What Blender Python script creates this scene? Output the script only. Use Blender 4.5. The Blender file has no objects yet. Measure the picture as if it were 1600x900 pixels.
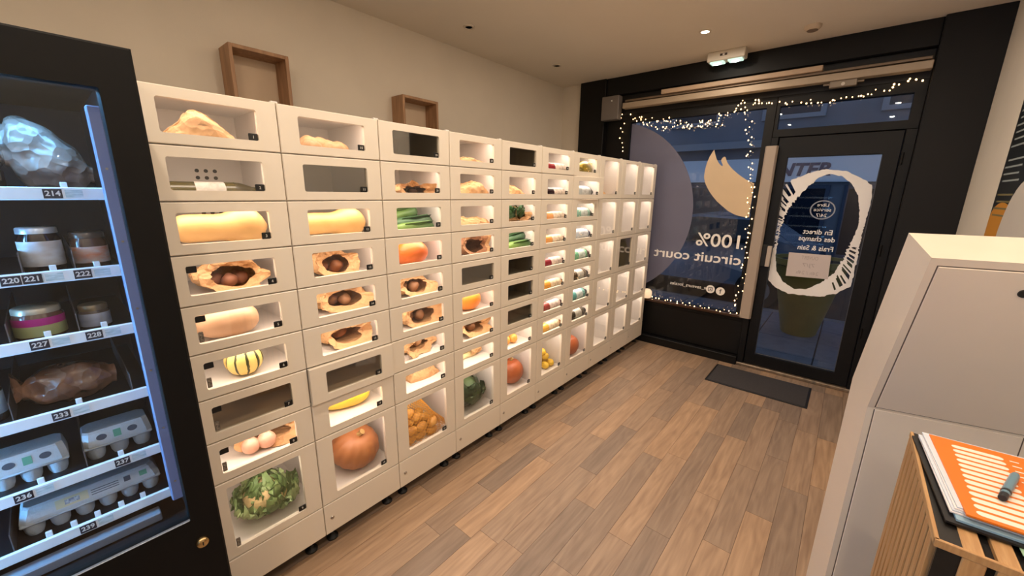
import bpy, bmesh, math, random
from mathutils import Vector, Matrix, noise
PI = math.pi
scn = bpy.context.scene
COL = scn.collection

# ------------------------------------------------------------------ camera
YAW, PITCH, ROLL, FPX = -0.7018036940981847, -0.23737079050203733, 0.013806130553395583, 616.256
CAM = Vector((1.63128, 0.0, 1.6562))
_f = Vector((math.sin(YAW)*math.cos(PITCH), math.cos(YAW)*math.cos(PITCH), math.sin(PITCH)))
_r0 = Vector((math.cos(YAW), -math.sin(YAW), 0)); _u0 = _r0.cross(_f)
_r = math.cos(ROLL)*_r0 + math.sin(ROLL)*_u0
_u = -math.sin(ROLL)*_r0 + math.cos(ROLL)*_u0
cd = bpy.data.cameras.new('camera'); cam = bpy.data.objects.new('camera', cd); COL.objects.link(cam)
cd.sensor_width = 36.0; cd.sensor_fit = 'HORIZONTAL'; cd.lens = 36.0*FPX/1600.0
cd.clip_start = 0.02; cd.clip_end = 200
cam.matrix_world = Matrix(((_r.x, _u.x, -_f.x, CAM.x), (_r.y, _u.y, -_f.y, CAM.y), (_r.z, _u.z, -_f.z, CAM.z), (0, 0, 0, 1)))
scn.camera = cam
def at(px, py, ax, val):
    """photo pixel -> point on the plane coordinate[ax] = val"""
    d = _r*((px-800)/FPX) + _u*((450-py)/FPX) + _f
    return CAM + d*((val-CAM[ax])/d[ax])

# ------------------------------------------------------------------ world, exposure
wd = bpy.data.worlds.new('dusk_sky'); scn.world = wd; wd.use_nodes = True
bg = wd.node_tree.nodes['Background']; bg.inputs[0].default_value = (0.30, 0.42, 0.66, 1); bg.inputs[1].default_value = 1.0
vs = scn.view_settings; vs.view_transform = 'Standard'; vs.look = 'None'; vs.gamma = 1.0; vs.use_curve_mapping = False
vs.exposure = -0.40
WARM = (1.0, 0.83, 0.66)
LAMP_W = 13.0        # each ceiling downlight
LED_E = 11.0          # locker led strips
VEND_E = 165.0         # vending machine led

# ------------------------------------------------------------------ materials
def lin(c):
    return tuple(((v/255.0)/12.92 if v/255.0 <= .04045 else ((v/255.0+.055)/1.055)**2.4) for v in c)
MATS = {}
def mat(name, rgb, rough=.5, metal=0.0, var=0.0, vscale=8.0, bump=0.0, bscale=60.0, spec=.5, rgb2=None, emit=None, es=0.0, stretch=None, coat=0.0, trans=0.0):
    if name in MATS: return MATS[name]
    m = bpy.data.materials.new(name); m.use_nodes = True; nt = m.node_tree; b = nt.nodes['Principled BSDF']
    c = lin(rgb); b.inputs['Base Color'].default_value = (*c, 1); b.inputs['Roughness'].default_value = rough
    b.inputs['Metallic'].default_value = metal; b.inputs['Specular IOR Level'].default_value = spec
    b.inputs['Coat Weight'].default_value = coat
    if trans: b.inputs['Transmission Weight'].default_value = trans
    tc = nt.nodes.new('ShaderNodeTexCoord'); src = tc.outputs['Object']
    if stretch:
        mp = nt.nodes.new('ShaderNodeMapping'); mp.inputs['Scale'].default_value = stretch; nt.links.new(src, mp.inputs[0]); src = mp.outputs[0]
    n = nt.nodes.new('ShaderNodeTexNoise'); n.inputs['Scale'].default_value = vscale; n.inputs['Detail'].default_value = 4; nt.links.new(src, n.inputs['Vector'])
    r = nt.nodes.new('ShaderNodeValToRGB'); nt.links.new(n.outputs['Fac'], r.inputs[0])
    c2 = lin(rgb2) if rgb2 else tuple(max(0, v*(1-max(var, .02))) for v in c)
    r.color_ramp.elements[0].position = .35; r.color_ramp.elements[1].position = .65
    r.color_ramp.elements[0].color = (*c2, 1); r.color_ramp.elements[1].color = (*c, 1)
    nt.links.new(r.outputs[0], b.inputs['Base Color'])
    if bump:
        n2 = nt.nodes.new('ShaderNodeTexNoise'); n2.inputs['Scale'].default_value = bscale; n2.inputs['Detail'].default_value = 5; nt.links.new(src, n2.inputs['Vector'])
        bp = nt.nodes.new('ShaderNodeBump'); bp.inputs['Strength'].default_value = bump; bp.inputs['Distance'].default_value = .004
        nt.links.new(n2.outputs['Fac'], bp.inputs['Height']); nt.links.new(bp.outputs[0], b.inputs['Normal'])
    if emit:
        b.inputs['Emission Color'].default_value = (*emit, 1); b.inputs['Emission Strength'].default_value = es
    MATS[name] = m; return m
def glassmat(name, tint=(1, 1, 1), base=.04, rough=.02, gl=(1, 1, 1)):
    """thin pane: clear transparency with a Schlick mirror coat"""
    m = bpy.data.materials.new(name); m.use_nodes = True; nt = m.node_tree; nt.nodes.clear()
    o = nt.nodes.new('ShaderNodeOutputMaterial'); mx = nt.nodes.new('ShaderNodeMixShader')
    t = nt.nodes.new('ShaderNodeBsdfTransparent'); t.inputs[0].default_value = (*tint, 1)
    g = nt.nodes.new('ShaderNodeBsdfGlossy'); g.inputs['Color'].default_value = (*gl, 1); g.inputs['Roughness'].default_value = rough
    lw = nt.nodes.new('ShaderNodeLayerWeight'); lw.inputs[0].default_value = .5
    p = nt.nodes.new('ShaderNodeMath'); p.operation = 'POWER'; p.inputs[1].default_value = 5.0; nt.links.new(lw.outputs['Facing'], p.inputs[0])
    ma = nt.nodes.new('ShaderNodeMath'); ma.operation = 'MULTIPLY_ADD'; ma.inputs[1].default_value = 1-base; ma.inputs[2].default_value = base; ma.use_clamp = True
    nt.links.new(p.outputs[0], ma.inputs[0]); nt.links.new(ma.outputs[0], mx.inputs[0]); nt.links.new(t.outputs[0], mx.inputs[1]); nt.links.new(g.outputs[0], mx.inputs[2]); nt.links.new(mx.outputs[0], o.inputs[0])
    MATS[name] = m; return m
def filmmat(name, rgb, alpha):
    m = mat(name, rgb, .6); b = m.node_tree.nodes['Principled BSDF']; b.inputs['Alpha'].default_value = alpha; return m

M_white = mat('white_lacquer', (232, 221, 204), .32, var=.03, vscale=3)
M_inner = mat('white_interior', (226, 219, 212), .5, var=.03)
M_wall = mat('cream_wall_paint', (222, 211, 194), .85, var=.05, vscale=2.5, bump=.08, bscale=220)
M_ceil = mat('cream_ceiling_paint', (232, 220, 202), .9, var=.03, vscale=1.5, bump=.05, bscale=200)
M_black = mat('black_painted_wood', (10, 9, 9), .5, spec=.3, var=.25, vscale=5)
M_dgrey = mat('charcoal_panel', (24, 23, 23), .6, spec=.3, var=.15, vscale=3)
M_vblack = mat('black_powdercoat', (11, 10, 10), .6, spec=.2, var=.15, vscale=30, bump=.05, bscale=400)
M_rubber = mat('black_rubber', (14, 13, 13), .6)
M_vdark = mat('machine_liner', (28, 25, 25), .6, var=.15, spec=.2)
M_steel = mat('brushed_steel', (190, 182, 172), .3, 1.0, var=.1)
M_alu = mat('champagne_aluminium', (168, 150, 128), .45, .2, var=.08, vscale=4)
M_brass = mat('brass_lock', (200, 170, 120), .25, 1.0)
M_plate = mat('black_number_plate', (12, 12, 12), .35)
M_print = mat('white_print', (225, 222, 216), .6)
M_kraft = mat('kraft_paper', (204, 160, 112), .75, rgb2=(186, 142, 98), vscale=14, bump=.3, bscale=50)
M_kraft2 = mat('brown_kraft_paper', (160, 112, 76), .75, rgb2=(136, 92, 62), vscale=14, bump=.3, bscale=50)
M_birch = mat('birch_frame_wood', (178, 138, 102), .55, rgb2=(150, 112, 80), vscale=6, stretch=(6, 6, .7))
M_birchb = mat('pale_backing_board', (205, 182, 155), .7, var=.05)
def crumple(m, sc, st, dist=.006):
    nt = m.node_tree; b = nt.nodes['Principled BSDF']; tc = nt.nodes.new('ShaderNodeTexCoord'); n = nt.nodes.new('ShaderNodeTexNoise'); n.inputs['Scale'].default_value = sc*.7; nt.links.new(tc.outputs['Object'], n.inputs['Vector'])
    mx = nt.nodes.new('ShaderNodeVectorMath'); mx.operation = 'MULTIPLY_ADD'; mx.inputs[1].default_value = (.03, .03, .03); nt.links.new(n.outputs['Color'], mx.inputs[0]); nt.links.new(tc.outputs['Object'], mx.inputs[2])
    v = nt.nodes.new('ShaderNodeTexVoronoi'); v.feature = 'F1'; v.inputs['Scale'].default_value = sc; nt.links.new(mx.outputs[0], v.inputs['Vector'])
    bp = nt.nodes.new('ShaderNodeBump'); bp.inputs['Strength'].default_value = st; bp.inputs['Distance'].default_value = dist; nt.links.new(v.outputs['Distance'], bp.inputs['Height']); nt.links.new(bp.outputs[0], b.inputs['Normal'])
crumple(M_kraft, 34, .8, .010); crumple(M_kraft2, 34, .8, .010)
M_pane = glassmat('locker_pane', (.97, .97, .96), .035, .02)
M_panedark = glassmat('tinted_pane', (.84, .82, .76), .13, .04)
M_winglass = glassmat('shop_window_glass', (.88, .92, .95), .03, .01)
M_vglass = glassmat('machine_glass', (.92, .95, .98), .02, .01)
M_led = mat('warm_led_strip', (255, 240, 220), .5, emit=(1.0, .84, .72), es=LED_E)

# ------------------------------------------------------------------ mesh builder
class MB:
    def __init__(s): s.v = []; s.f = []
    def add(s, vs, fs):
        o = len(s.v); s.v += [tuple(p) for p in vs]; s.f += [tuple(i+o for i in f) for f in fs]; return s
    def box(s, x0, x1, y0, y1, z0, z1):
        return s.add([(x0,y0,z0),(x1,y0,z0),(x1,y1,z0),(x0,y1,z0),(x0,y0,z1),(x1,y0,z1),(x1,y1,z1),(x0,y1,z1)],
                     [(0,3,2,1),(4,5,6,7),(0,1,5,4),(1,2,6,5),(2,3,7,6),(3,0,4,7)])
    def bbox(s, x0, x1, y0, y1, z0, z1, b=.004):
        """box with chamfered edges"""
        vs = []; idx = {}
        for i, x in ((0, x0), (1, x1)):
            for j, y in ((0, y0), (1, y1)):
                for k, z in ((0, z0), (1, z1)):
                    ix, iy, iz = (x+b if i == 0 else x-b), (y+b if j == 0 else y-b), (z+b if k == 0 else z-b)
                    idx[i,j,k] = len(vs); vs += [(x,iy,iz),(ix,y,iz),(ix,iy,z)]
        q = []
        for a in range(3):
            o = [t for t in range(3) if t != a]
            for side in (0, 1):
                c = []
                for p, r in ((0,0),(1,0),(1,1),(0,1)):
                    k = [0,0,0]; k[a] = side; k[o[0]] = p; k[o[1]] = r; c.append(idx[tuple(k)]+a)
                q.append(tuple(c))
            for p in (0, 1):
                for r in (0, 1):
                    k0 = [0,0,0]; k0[o[0]] = p; k0[o[1]] = r; k1 = list(k0); k1[a] = 1
                    q.append((idx[tuple(k0)]+o[0], idx[tuple(k1)]+o[0], idx[tuple(k1)]+o[1], idx[tuple(k0)]+o[1]))
        for k in idx: q.append((idx[k], idx[k]+1, idx[k]+2))
        return s.add(vs, q)
    def cyl(s, p0, p1, r0, r1=None, n=16, caps=True):
        r1 = r0 if r1 is None else r1; p0 = Vector(p0); p1 = Vector(p1); d = (p1-p0).normalized()
        a = d.orthogonal().normalized(); b = d.cross(a); vs = []
        for p, r in ((p0, r0), (p1, r1)):
            for i in range(n): t = 2*PI*i/n; vs.append(p+(a*math.cos(t)+b*math.sin(t))*r)
        fs = [(i, (i+1) % n, n+(i+1) % n, n+i) for i in range(n)]
        if caps: fs += [tuple(range(n-1, -1, -1)), tuple(range(n, 2*n))]
        return s.add(vs, fs)
    def lathe(s, prof, n=24, fn=None):
        """prof: (r, z); fn maps a point"""
        vs = []; fs = []
        for r, z in prof:
            for i in range(n):
                t = 2*PI*i/n; vs.append((r*math.cos(t), r*math.sin(t), z))
        for k in range(len(prof)-1):
            for i in range(n): fs.append((k*n+i, k*n+(i+1) % n, (k+1)*n+(i+1) % n, (k+1)*n+i))
        if prof[0][0] > 1e-6: fs.append(tuple(range(n-1, -1, -1)))
        if prof[-1][0] > 1e-6: fs.append(tuple((len(prof)-1)*n+i for i in range(n)))
        if fn: vs = [fn(Vector(p)) for p in vs]
        return s.add(vs, fs)
    def tube(s, pts, r, n=6):
        pts = [Vector(p) for p in pts]; vs = []; fs = []
        for i, p in enumerate(pts):
            d = (pts[min(i+1, len(pts)-1)]-pts[max(i-1, 0)]).normalized()
            a = d.orthogonal().normalized() if abs(d.z) > .95 else Vector((0,0,1)).cross(d).normalized(); b = d.cross(a)
            rr = r[i] if isinstance(r, (list, tuple)) else r
            for k in range(n): t = 2*PI*k/n; vs.append(p+(a*math.cos(t)+b*math.sin(t))*rr)
        for i in range(len(pts)-1):
            for k in range(n): fs.append((i*n+k, i*n+(k+1) % n, (i+1)*n+(k+1) % n, (i+1)*n+k))
        fs += [tuple(range(n-1, -1, -1)), tuple((len(pts)-1)*n+k for k in range(n))]
        return s.add(vs, fs)
    def grid(s, fn, nu, nv):
        vs = [fn(i/nu, j/nv) for i in range(nu+1) for j in range(nv+1)]
        return s.add(vs, [(i*(nv+1)+j, (i+1)*(nv+1)+j, (i+1)*(nv+1)+j+1, i*(nv+1)+j+1) for i in range(nu) for j in range(nv)])
    def prism(s, poly, fn, a, b):
        """2-D polygon extruded between depth a and b; fn(u, v, d) -> point"""
        n = len(poly); vs = [fn(u, v, a) for u, v in poly]+[fn(u, v, b) for u, v in poly]
        return s.add(vs, [tuple(range(n-1, -1, -1)), tuple(range(n, 2*n))]+[(i, (i+1) % n, n+(i+1) % n, n+i) for i in range(n)])
    def sphere(s, c, r, n=12, m=8, fn=None):
        c = Vector(c); r = (r, r, r) if not isinstance(r, (tuple, list)) else r
        vs = [(0,0,-1)]; fs = []
        for j in range(1, m):
            t = -PI/2+PI*j/m
            for i in range(n): a = 2*PI*i/n; vs.append((math.cos(t)*math.cos(a), math.cos(t)*math.sin(a), math.sin(t)))
        vs.append((0,0,1)); L = len(vs)-1
        for i in range(n): fs.append((0, 1+(i+1) % n, 1+i)); fs.append((L, 1+(m-2)*n+i, 1+(m-2)*n+(i+1) % n))
        for j in range(m-2):
            for i in range(n): fs.append((1+j*n+i, 1+j*n+(i+1) % n, 1+(j+1)*n+(i+1) % n, 1+(j+1)*n+i))
        out = []
        for p in vs:
            p = Vector(p)
            if fn: p = fn(p)
            out.append(Vector((p.x*r[0], p.y*r[1], p.z*r[2]))+c)
        return s.add(out, fs)
    def mesh(s, name, m, smooth=False):
        me = bpy.data.meshes.new(name); me.from_pydata(s.v, [], s.f)
        bm = bmesh.new(); bm.from_mesh(me); bmesh.ops.recalc_face_normals(bm, faces=bm.faces); bm.to_mesh(me); bm.free()
        if m: me.materials.append(m)
        if smooth:
            me.polygons.foreach_set('use_smooth', [True]*len(me.polygons))
            if smooth != 'full':
                try: me.set_sharp_from_angle(angle=math.radians(50))
                except Exception: pass
        me.update(); return me
    def build(s, name, m, parent=None, loc=None, smooth=False):
        return link(name, s.mesh(name, m, smooth), parent, loc)
def link(name, me, parent=None, loc=None):
    o = bpy.data.objects.new(name, me); COL.objects.link(o)
    if parent: o.parent = parent
    if loc is not None: o.location = loc
    return o
def thing(name, label, cat, loc=(0,0,0), rz=0, group=None):
    o = bpy.data.objects.new(name, None); COL.objects.link(o); o.location = loc; o.rotation_euler = (0, 0, rz)
    o.empty_display_size = .05
    return tag(o, label, cat, group)
def tag(o, label, cat, group=None):
    o['label'] = label; o['category'] = cat
    if group: o['group'] = group
    return o
def struct(o): o['kind'] = 'structure'; return o
def stuff(o): o['kind'] = 'stuff'; return o
def ring(mb, fn, o, i, r, d0, d1, ch=.003, seg=5):
    """rectangular frame with a rounded opening; o,i = (u0,u1,v0,v1); front at d1"""
    cs = [(i[1]-r, i[3]-r, 0), (i[0]+r, i[3]-r, PI/2), (i[0]+r, i[2]+r, PI), (i[1]-r, i[2]+r, 1.5*PI)]
    oc = [(o[1], o[3]), (o[0], o[3]), (o[0], o[2]), (o[1], o[2])]
    inn = []; out = []
    for (cx, cy, a0), c in zip(cs, oc):
        for k in range(seg+1):
            a = a0+PI/2*k/seg; inn.append((cx+r*math.cos(a), cy+r*math.sin(a))); out.append(c)
    n = len(inn); sg = lambda p, c: (p[0]+(ch if p[0] == o[0] else -ch), p[1]+(ch if p[1] == o[2] else -ch))
    fr = [fn(u, v, d1) for u, v in inn]; bk = [fn(u, v, d0) for u, v in inn]
    of = [fn(*sg(c, 0), d1) for c in oc]; om = [fn(c[0], c[1], d1-(ch if d1 > d0 else -ch)) for c in oc]; ob = [fn(c[0], c[1], d0) for c in oc]
    vs = fr+bk+of+om+ob; F, B, OF, OM, OB = 0, n, 2*n, 2*n+4, 2*n+8; fs = []
    for k in range(n):
        k2 = (k+1) % n; q = k//(seg+1); q2 = k2//(seg+1)
        fs.append((F+k, F+k2, B+k2, B+k))
        if q == q2: fs += [(F+k, F+k2, OF+q), (B+k2, B+k, OB+q)]
        else: fs += [(F+k, F+k2, OF+q2, OF+q), (B+k2, B+k, OB+q, OB+q2)]
    for q in range(4):
        q2 = (q+1) % 4; fs += [(OF+q, OF+q2, OM+q2, OM+q), (OM+q, OM+q2, OB+q2, OB+q)]
    return mb.add(vs, fs)
TXT = {}
def text_mesh(s, size, m, bold=0.0, shear=0.0, extr=.0004):
    k = (s, size, m.name, bold)
    if k in TXT: return TXT[k]
    cu = bpy.data.curves.new('text', 'FONT'); cu.body = s; cu.size = size; cu.align_x = 'CENTER'; cu.align_y = 'CENTER'
    cu.offset = bold; cu.shear = shear; cu.extrude = extr; cu.resolution_u = 3
    o = bpy.data.objects.new('text_tmp', cu); COL.objects.link(o)
    bpy.context.view_layer.update()
    me = bpy.data.meshes.new_from_object(o.evaluated_get(bpy.context.evaluated_depsgraph_get()))
    bpy.data.objects.remove(o); bpy.data.curves.remove(cu); me.materials.clear(); me.materials.append(m); TXT[k] = me
    return me
def text_obj(name, s, size, m, parent, loc, face='x', width=None, bold=0.0, shear=0.0):
    """face 'x': reads correctly from +x; '-y': from -y; '+y': from outside; 'z': from above"""
    me = text_mesh(s, size, m, bold, shear); o = link(name, me, parent, loc)
    o.rotation_euler = {'x': (PI/2, 0, PI/2), '-x': (PI/2, 0, -PI/2), '-y': (PI/2, 0, 0), '+y': (PI/2, 0, PI), 'z': (0, 0, 0)}[face]
    if width:
        xs = [v.co.x for v in me.vertices]; o.scale = (width/(max(xs)-min(xs)), 1, 1)
    return o
def nz(p, sc, seed=0): return noise.noise(Vector(p)*sc+Vector((seed*7.3, seed*3.1, seed*1.7)))

# ------------------------------------------------------------------ room shell
XL, XR, YB, YF, ZC = -1.24, 2.22, -1.75, 4.30, 2.88
GL = 4.36                                                    # glass plane of the shop front
random.seed(4)
def floor_wood():
    m = bpy.data.materials.new('oak_vinyl_plank'); m.use_nodes = True; nt = m.node_tree; b = nt.nodes['Principled BSDF']
    tc = nt.nodes.new('ShaderNodeTexCoord'); oi = nt.nodes.new('ShaderNodeObjectInfo')
    va = nt.nodes.new('ShaderNodeVectorMath'); va.operation = 'MULTIPLY_ADD'; va.inputs[1].default_value = (1, 1, 1)
    cm = nt.nodes.new('ShaderNodeCombineXYZ'); mu = nt.nodes.new('ShaderNodeMath'); mu.operation = 'MULTIPLY'; mu.inputs[1].default_value = 37
    nt.links.new(oi.outputs['Random'], mu.inputs[0]); nt.links.new(mu.outputs[0], cm.inputs[0]); nt.links.new(mu.outputs[0], cm.inputs[1])
    nt.links.new(tc.outputs['Object'], va.inputs[0]); nt.links.new(cm.outputs[0], va.inputs[2])
    mp = nt.nodes.new('ShaderNodeMapping'); mp.inputs['Scale'].default_value = (26, 2.0, 1); nt.links.new(va.outputs[0], mp.inputs[0])
    n1 = nt.nodes.new('ShaderNodeTexNoise'); n1.inputs['Scale'].default_value = 1.6; n1.inputs['Detail'].default_value = 6; n1.inputs['Distortion'].default_value = .6; nt.links.new(mp.outputs[0], n1.inputs['Vector'])
    mp2 = nt.nodes.new('ShaderNodeMapping'); mp2.inputs['Scale'].default_value = (7, .9, 1); nt.links.new(va.outputs[0], mp2.inputs[0])
    n3 = nt.nodes.new('ShaderNodeTexNoise'); n3.inputs['Scale'].default_value = 1.3; n3.inputs['Detail'].default_value = 1.5; nt.links.new(mp2.outputs[0], n3.inputs['Vector'])
    m3 = nt.nodes.new('ShaderNodeMath'); m3.operation = 'MULTIPLY'; m3.inputs[1].default_value = 60; nt.links.new(n3.outputs['Fac'], m3.inputs[0])
    s3 = nt.nodes.new('ShaderNodeMath'); s3.operation = 'SINE'; nt.links.new(m3.outputs[0], s3.inputs[0])
    w = nt.nodes.new('ShaderNodeMath'); w.operation = 'MULTIPLY_ADD'; w.inputs[1].default_value = .5; w.inputs[2].default_value = .5; nt.links.new(s3.outputs[0], w.inputs[0])
    mx = nt.nodes.new('ShaderNodeMix'); mx.data_type = 'FLOAT'; mx.inputs[0].default_value = .11
    nt.links.new(n1.outputs['Fac'], mx.inputs[2]); nt.links.new(w.outputs[0], mx.inputs[3])
    r = nt.nodes.new('ShaderNodeValToRGB'); r.color_ramp.elements[0].position = .2; r.color_ramp.elements[1].position = .8
    r.color_ramp.elements[0].color = (*lin((134, 108, 87)), 1); r.color_ramp.elements[1].color = (*lin((178, 149, 121)), 1); nt.links.new(mx.outputs[0], r.inputs[0])
    hs = nt.nodes.new('ShaderNodeHueSaturation'); nt.links.new(r.outputs[0], hs.inputs['Color'])
    mr = nt.nodes.new('ShaderNodeMapRange'); mr.inputs[3].default_value = .66; mr.inputs[4].default_value = 1.18; nt.links.new(oi.outputs['Random'], mr.inputs[0]); nt.links.new(mr.outputs[0], hs.inputs['Value'])
    mr2 = nt.nodes.new('ShaderNodeMapRange'); mr2.inputs[3].default_value = .85; mr2.inputs[4].default_value = 1.1; nt.links.new(oi.outputs['Random'], mr2.inputs[0]); nt.links.new(mr2.outputs[0], hs.inputs['Saturation'])
    nt.links.new(hs.outputs[0], b.inputs['Base Color']); b.inputs['Roughness'].default_value = .42
    bp = nt.nodes.new('ShaderNodeBump'); bp.inputs['Strength'].default_value = .12; bp.inputs['Distance'].default_value = .002; nt.links.new(n1.outputs['Fac'], bp.inputs['Height']); nt.links.new(bp.outputs[0], b.inputs['Normal'])
    MATS['oak'] = m; return m
M_oak = floor_wood()
fl = struct(MB().box(XL-.1, XR+.1, YB-.1, 4.42, -.12, -.004).build('floor', mat('floor_subbase', (58, 40, 28), .8)))
PW = .124
k0 = -4
for k in range(k0, 17):
    x0 = .21+PW*k; x1 = min(x0+PW, XR)
    if x0 >= XR: break
    y = YB-random.uniform(0, .8)
    pins = {4: [.98, 1.666], 8: [2.178, 2.9], 3: [1.2, 2.51], 0: [1.39, 1.9], 1: [1.1, 1.82], 6: [1.58, 2.416], 5: [2.316, 3.2], 9: [2.6, 3.5], 10: [2.2, 2.83], 11: [2.55, 3.32]}.get(k, [])
    ends = []
    while y < 4.36:
        L = random.choice((.5, .62, .74, .86, .98, 1.1)); ends.append(y+L); y += L
    ends = [e for e in ends if all(abs(e-p) > .33 for p in pins)]+pins; ends = sorted(ends)
    y = YB
    for e in ends:
        if e <= YB+.02: continue
        e2 = min(e, 4.36)
        g = .0007
        if e2-y > .02:
            ln = e2-y; pk = MB().box(g, x1-x0-g, g, ln-g, -.004, 0).build('plank', M_oak, fl, (x0, y, 0))
        y = e2
        if y >= 4.36: break
struct(MB().box(XL-.1, XR+.1, YB-.1, 4.5, ZC, ZC+.12).build('ceiling', M_ceil))
struct(MB().box(XL-.12, XL, YB-.1, 4.5, -.1, ZC).build('wall_left', M_wall))
struct(MB().box(XR, XR+.12, YB-.1, 4.5, -.1, ZC).build('wall_right', mat('white_wall_paint', (232, 224, 208), .85, var=.04, vscale=3, bump=.05, bscale=200)))
struct(MB().box(XL-.1, XR+.1, YB-.12, YB, -.1, ZC).build('wall_back', M_wall))
# shop-front wall: cream return at the far left, black timber elsewhere
wf = struct(MB().box(XL, -.98, YF, YF+.14, 0, ZC).build('wall_front', M_wall))
P = lambda *a, n='panel', m=M_black: MB().bbox(*a, .004).build(n, m, wf)
P(-.98, -.66, 4.26, 4.44, 0, ZC, n='pillar')
P(-.66, 1.90, 4.28, 4.44, 2.70, ZC, n='fascia')
P(-.66, 1.90, 4.34, 4.44, 2.44, 2.70, n='header_panel', m=mat('dark_brown_header', (14, 11, 10), .55, var=.2))
P(1.90, XR, 4.24, 4.44, 0, ZC, n='pillar', m=M_dgrey)
P(-.66, .975, 4.34, 4.42, .09, .50, n='kick_panel')
P(-.66, .975, 4.27, 4.42, 0, .085, n='skirting_ledge')
# ------------------------------------------------------------------ shop window
w1 = struct(bpy.data.objects.new('window_1', None)); COL.objects.link(w1); w1.location = (0, GL, 0)
fy = lambda u, v, d: (u, d, v)
mb = MB(); ring(mb, lambda u, v, d: (u, -d, v), (-.66, .975, .44, 2.50), (-.37, .90, .51, 2.415), .002, -.04, .03, .004)
mb.build('window_frame', M_black, w1, smooth=False)
MB().bbox(-.66, .975, -.075, -.03, .485, .512, .003).build('window_sill', mat('varnished_sill', (62, 38, 24), .3), w1)
MB().box(-.37, .90, 0, .006, .51, 2.415).build('pane', M_winglass, w1)
M_film = filmmat('frosted_blue_film', (118, 118, 140), .78)
M_cream = mat('cream_vinyl', (214, 190, 158), .6, var=.03)
M_vinyl = mat('white_vinyl', (246, 242, 238), .6)
def clip_arc():
    cx, cz, R = -.595, 1.465, .9675; x0, x1, z0, z1 = -.365, .90, .515, 2.41
    p = [(x0, cz+math.sqrt(R*R-(x0-cx)**2))]
    for k in range(0, 61):
        a = PI/2-PI*k/60; x = cx+R*math.cos(a); z = cz+R*math.sin(a)
        if x > x0 and z0 < z < z1: p.append((x, z))
    xb = cx+math.sqrt(max(0, R*R-(z0-cz)**2))
    if xb > x0: p.append((xb, z0))
    p += [(x0, z0)]; return p
MB().prism(clip_arc(), fy, -.0012, -.0004).build('vinyl_disc', M_film, w1)
sw = [(.501,2.09),(.47,2.03),(.45,1.968),(.44,1.9),(.44,1.83),(.455,1.78),(.478,1.737),(.508,1.69),(.545,1.644),(.59,1.596),(.644,1.552),(.695,1.512),(.75,1.482),(.80,1.466),(.857,1.457),(.885,1.46),(.885,1.77),(.857,1.781),(.81,1.807),(.765,1.837),(.728,1.866),(.696,1.893),(.66,1.93),(.635,1.962),(.622,1.99),(.612,2.014),(.60,2.02),(.583,2.006),(.575,1.985),(.598,1.94),(.59,1.932),(.56,1.96),(.535,2.0),(.518,2.04)]
MB().prism(sw, fy, -.0016, -.0004).build('vinyl_leaf', M_cream, w1)
for s, x, z, size, width in (('100%', .656, 1.208, .185, .40), ('circuit court', .447, 1.035, .14, .86), ('e_saveurs_locales', .41, .717, .05, .37)):
    text_obj('vinyl_lettering', s, size, M_vinyl, w1, (x, -.0022, z), '+y', width, bold=.002 if size > .1 else .0)
for x, z, ch in ((.635, .712, 'o'), (.73, .705, 'f')):
    c = MB(); c.cyl((x, -.0016, z), (x, -.0004, z), .042, n=24); c.build('vinyl_icon', M_vinyl, w1)
    i = MB()
    if ch == 'f': i.box(-.004, .004, -.0015, -.0005, -.024, .02); i.box(-.012, .010, -.0015, -.0005, .004, .01); i.box(-.004, .012, -.0015, -.0005, .015, .021)
    else: ring(i, lambda u, v, d: (u, d, v), (-.02, .02, -.02, .02), (-.014, .014, -.014, .014), .005, -.0015, -.0005, .0); i.cyl((0, -.0015, 0), (0, -.0005, 0), .007)
    i.build('icon_mark', mat('dark_icon', (60, 60, 70), .6), w1, (x, -.0012, z))
# ------------------------------------------------------------------ transom window + door
w2 = struct(bpy.data.objects.new('window_2', None)); COL.objects.link(w2); w2.location = (0, GL, 0)
mb = MB(); ring(mb, lambda u, v, d: (u, -d, v), (.975, 1.90, 2.16, 2.50), (1.0, 1.835, 2.225, 2.415), .002, -.04, .035, .004); mb.build('window_frame', M_black, w2)
MB().box(1.0, 1.835, 0, .006, 2.225, 2.415).build('pane', M_winglass, w2)
d1 = struct(bpy.data.objects.new('door_1', None)); COL.objects.link(d1); d1.location = (0, GL, 0)
jb = MB(); jb.bbox(.975, 1.03, -.06, .06, 0, 2.16, .004); jb.bbox(1.835, 1.90, -.06, .06, 0, 2.16, .004); jb.build('door_jamb', M_black, d1)
mb = MB(); ring(mb, lambda u, v, d: (u, -d, v), (1.034, 1.832, .035, 2.155), (1.115, 1.735, .142, 1.99), .004, -.02, .045, .004); mb.build('door_leaf', M_black, d1)
gk = MB(); ring(gk, lambda u, v, d: (u, -d, v), (1.109, 1.741, .136, 1.996), (1.119, 1.731, .146, 1.986), .003, .0, .012, .002); gk.build('glazing_bead', mat('grey_bead', (88, 90, 94), .5), d1)
MB().box(1.115, 1.735, 0, .006, .142, 1.99).build('pane', M_winglass, d1)
MB().bbox(.975, 1.90, -.075, .02, .0, .03, .006).build('threshold', mat('worn_threshold', (150, 132, 112), .4, .6, var=.4, vscale=20), d1)
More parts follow.
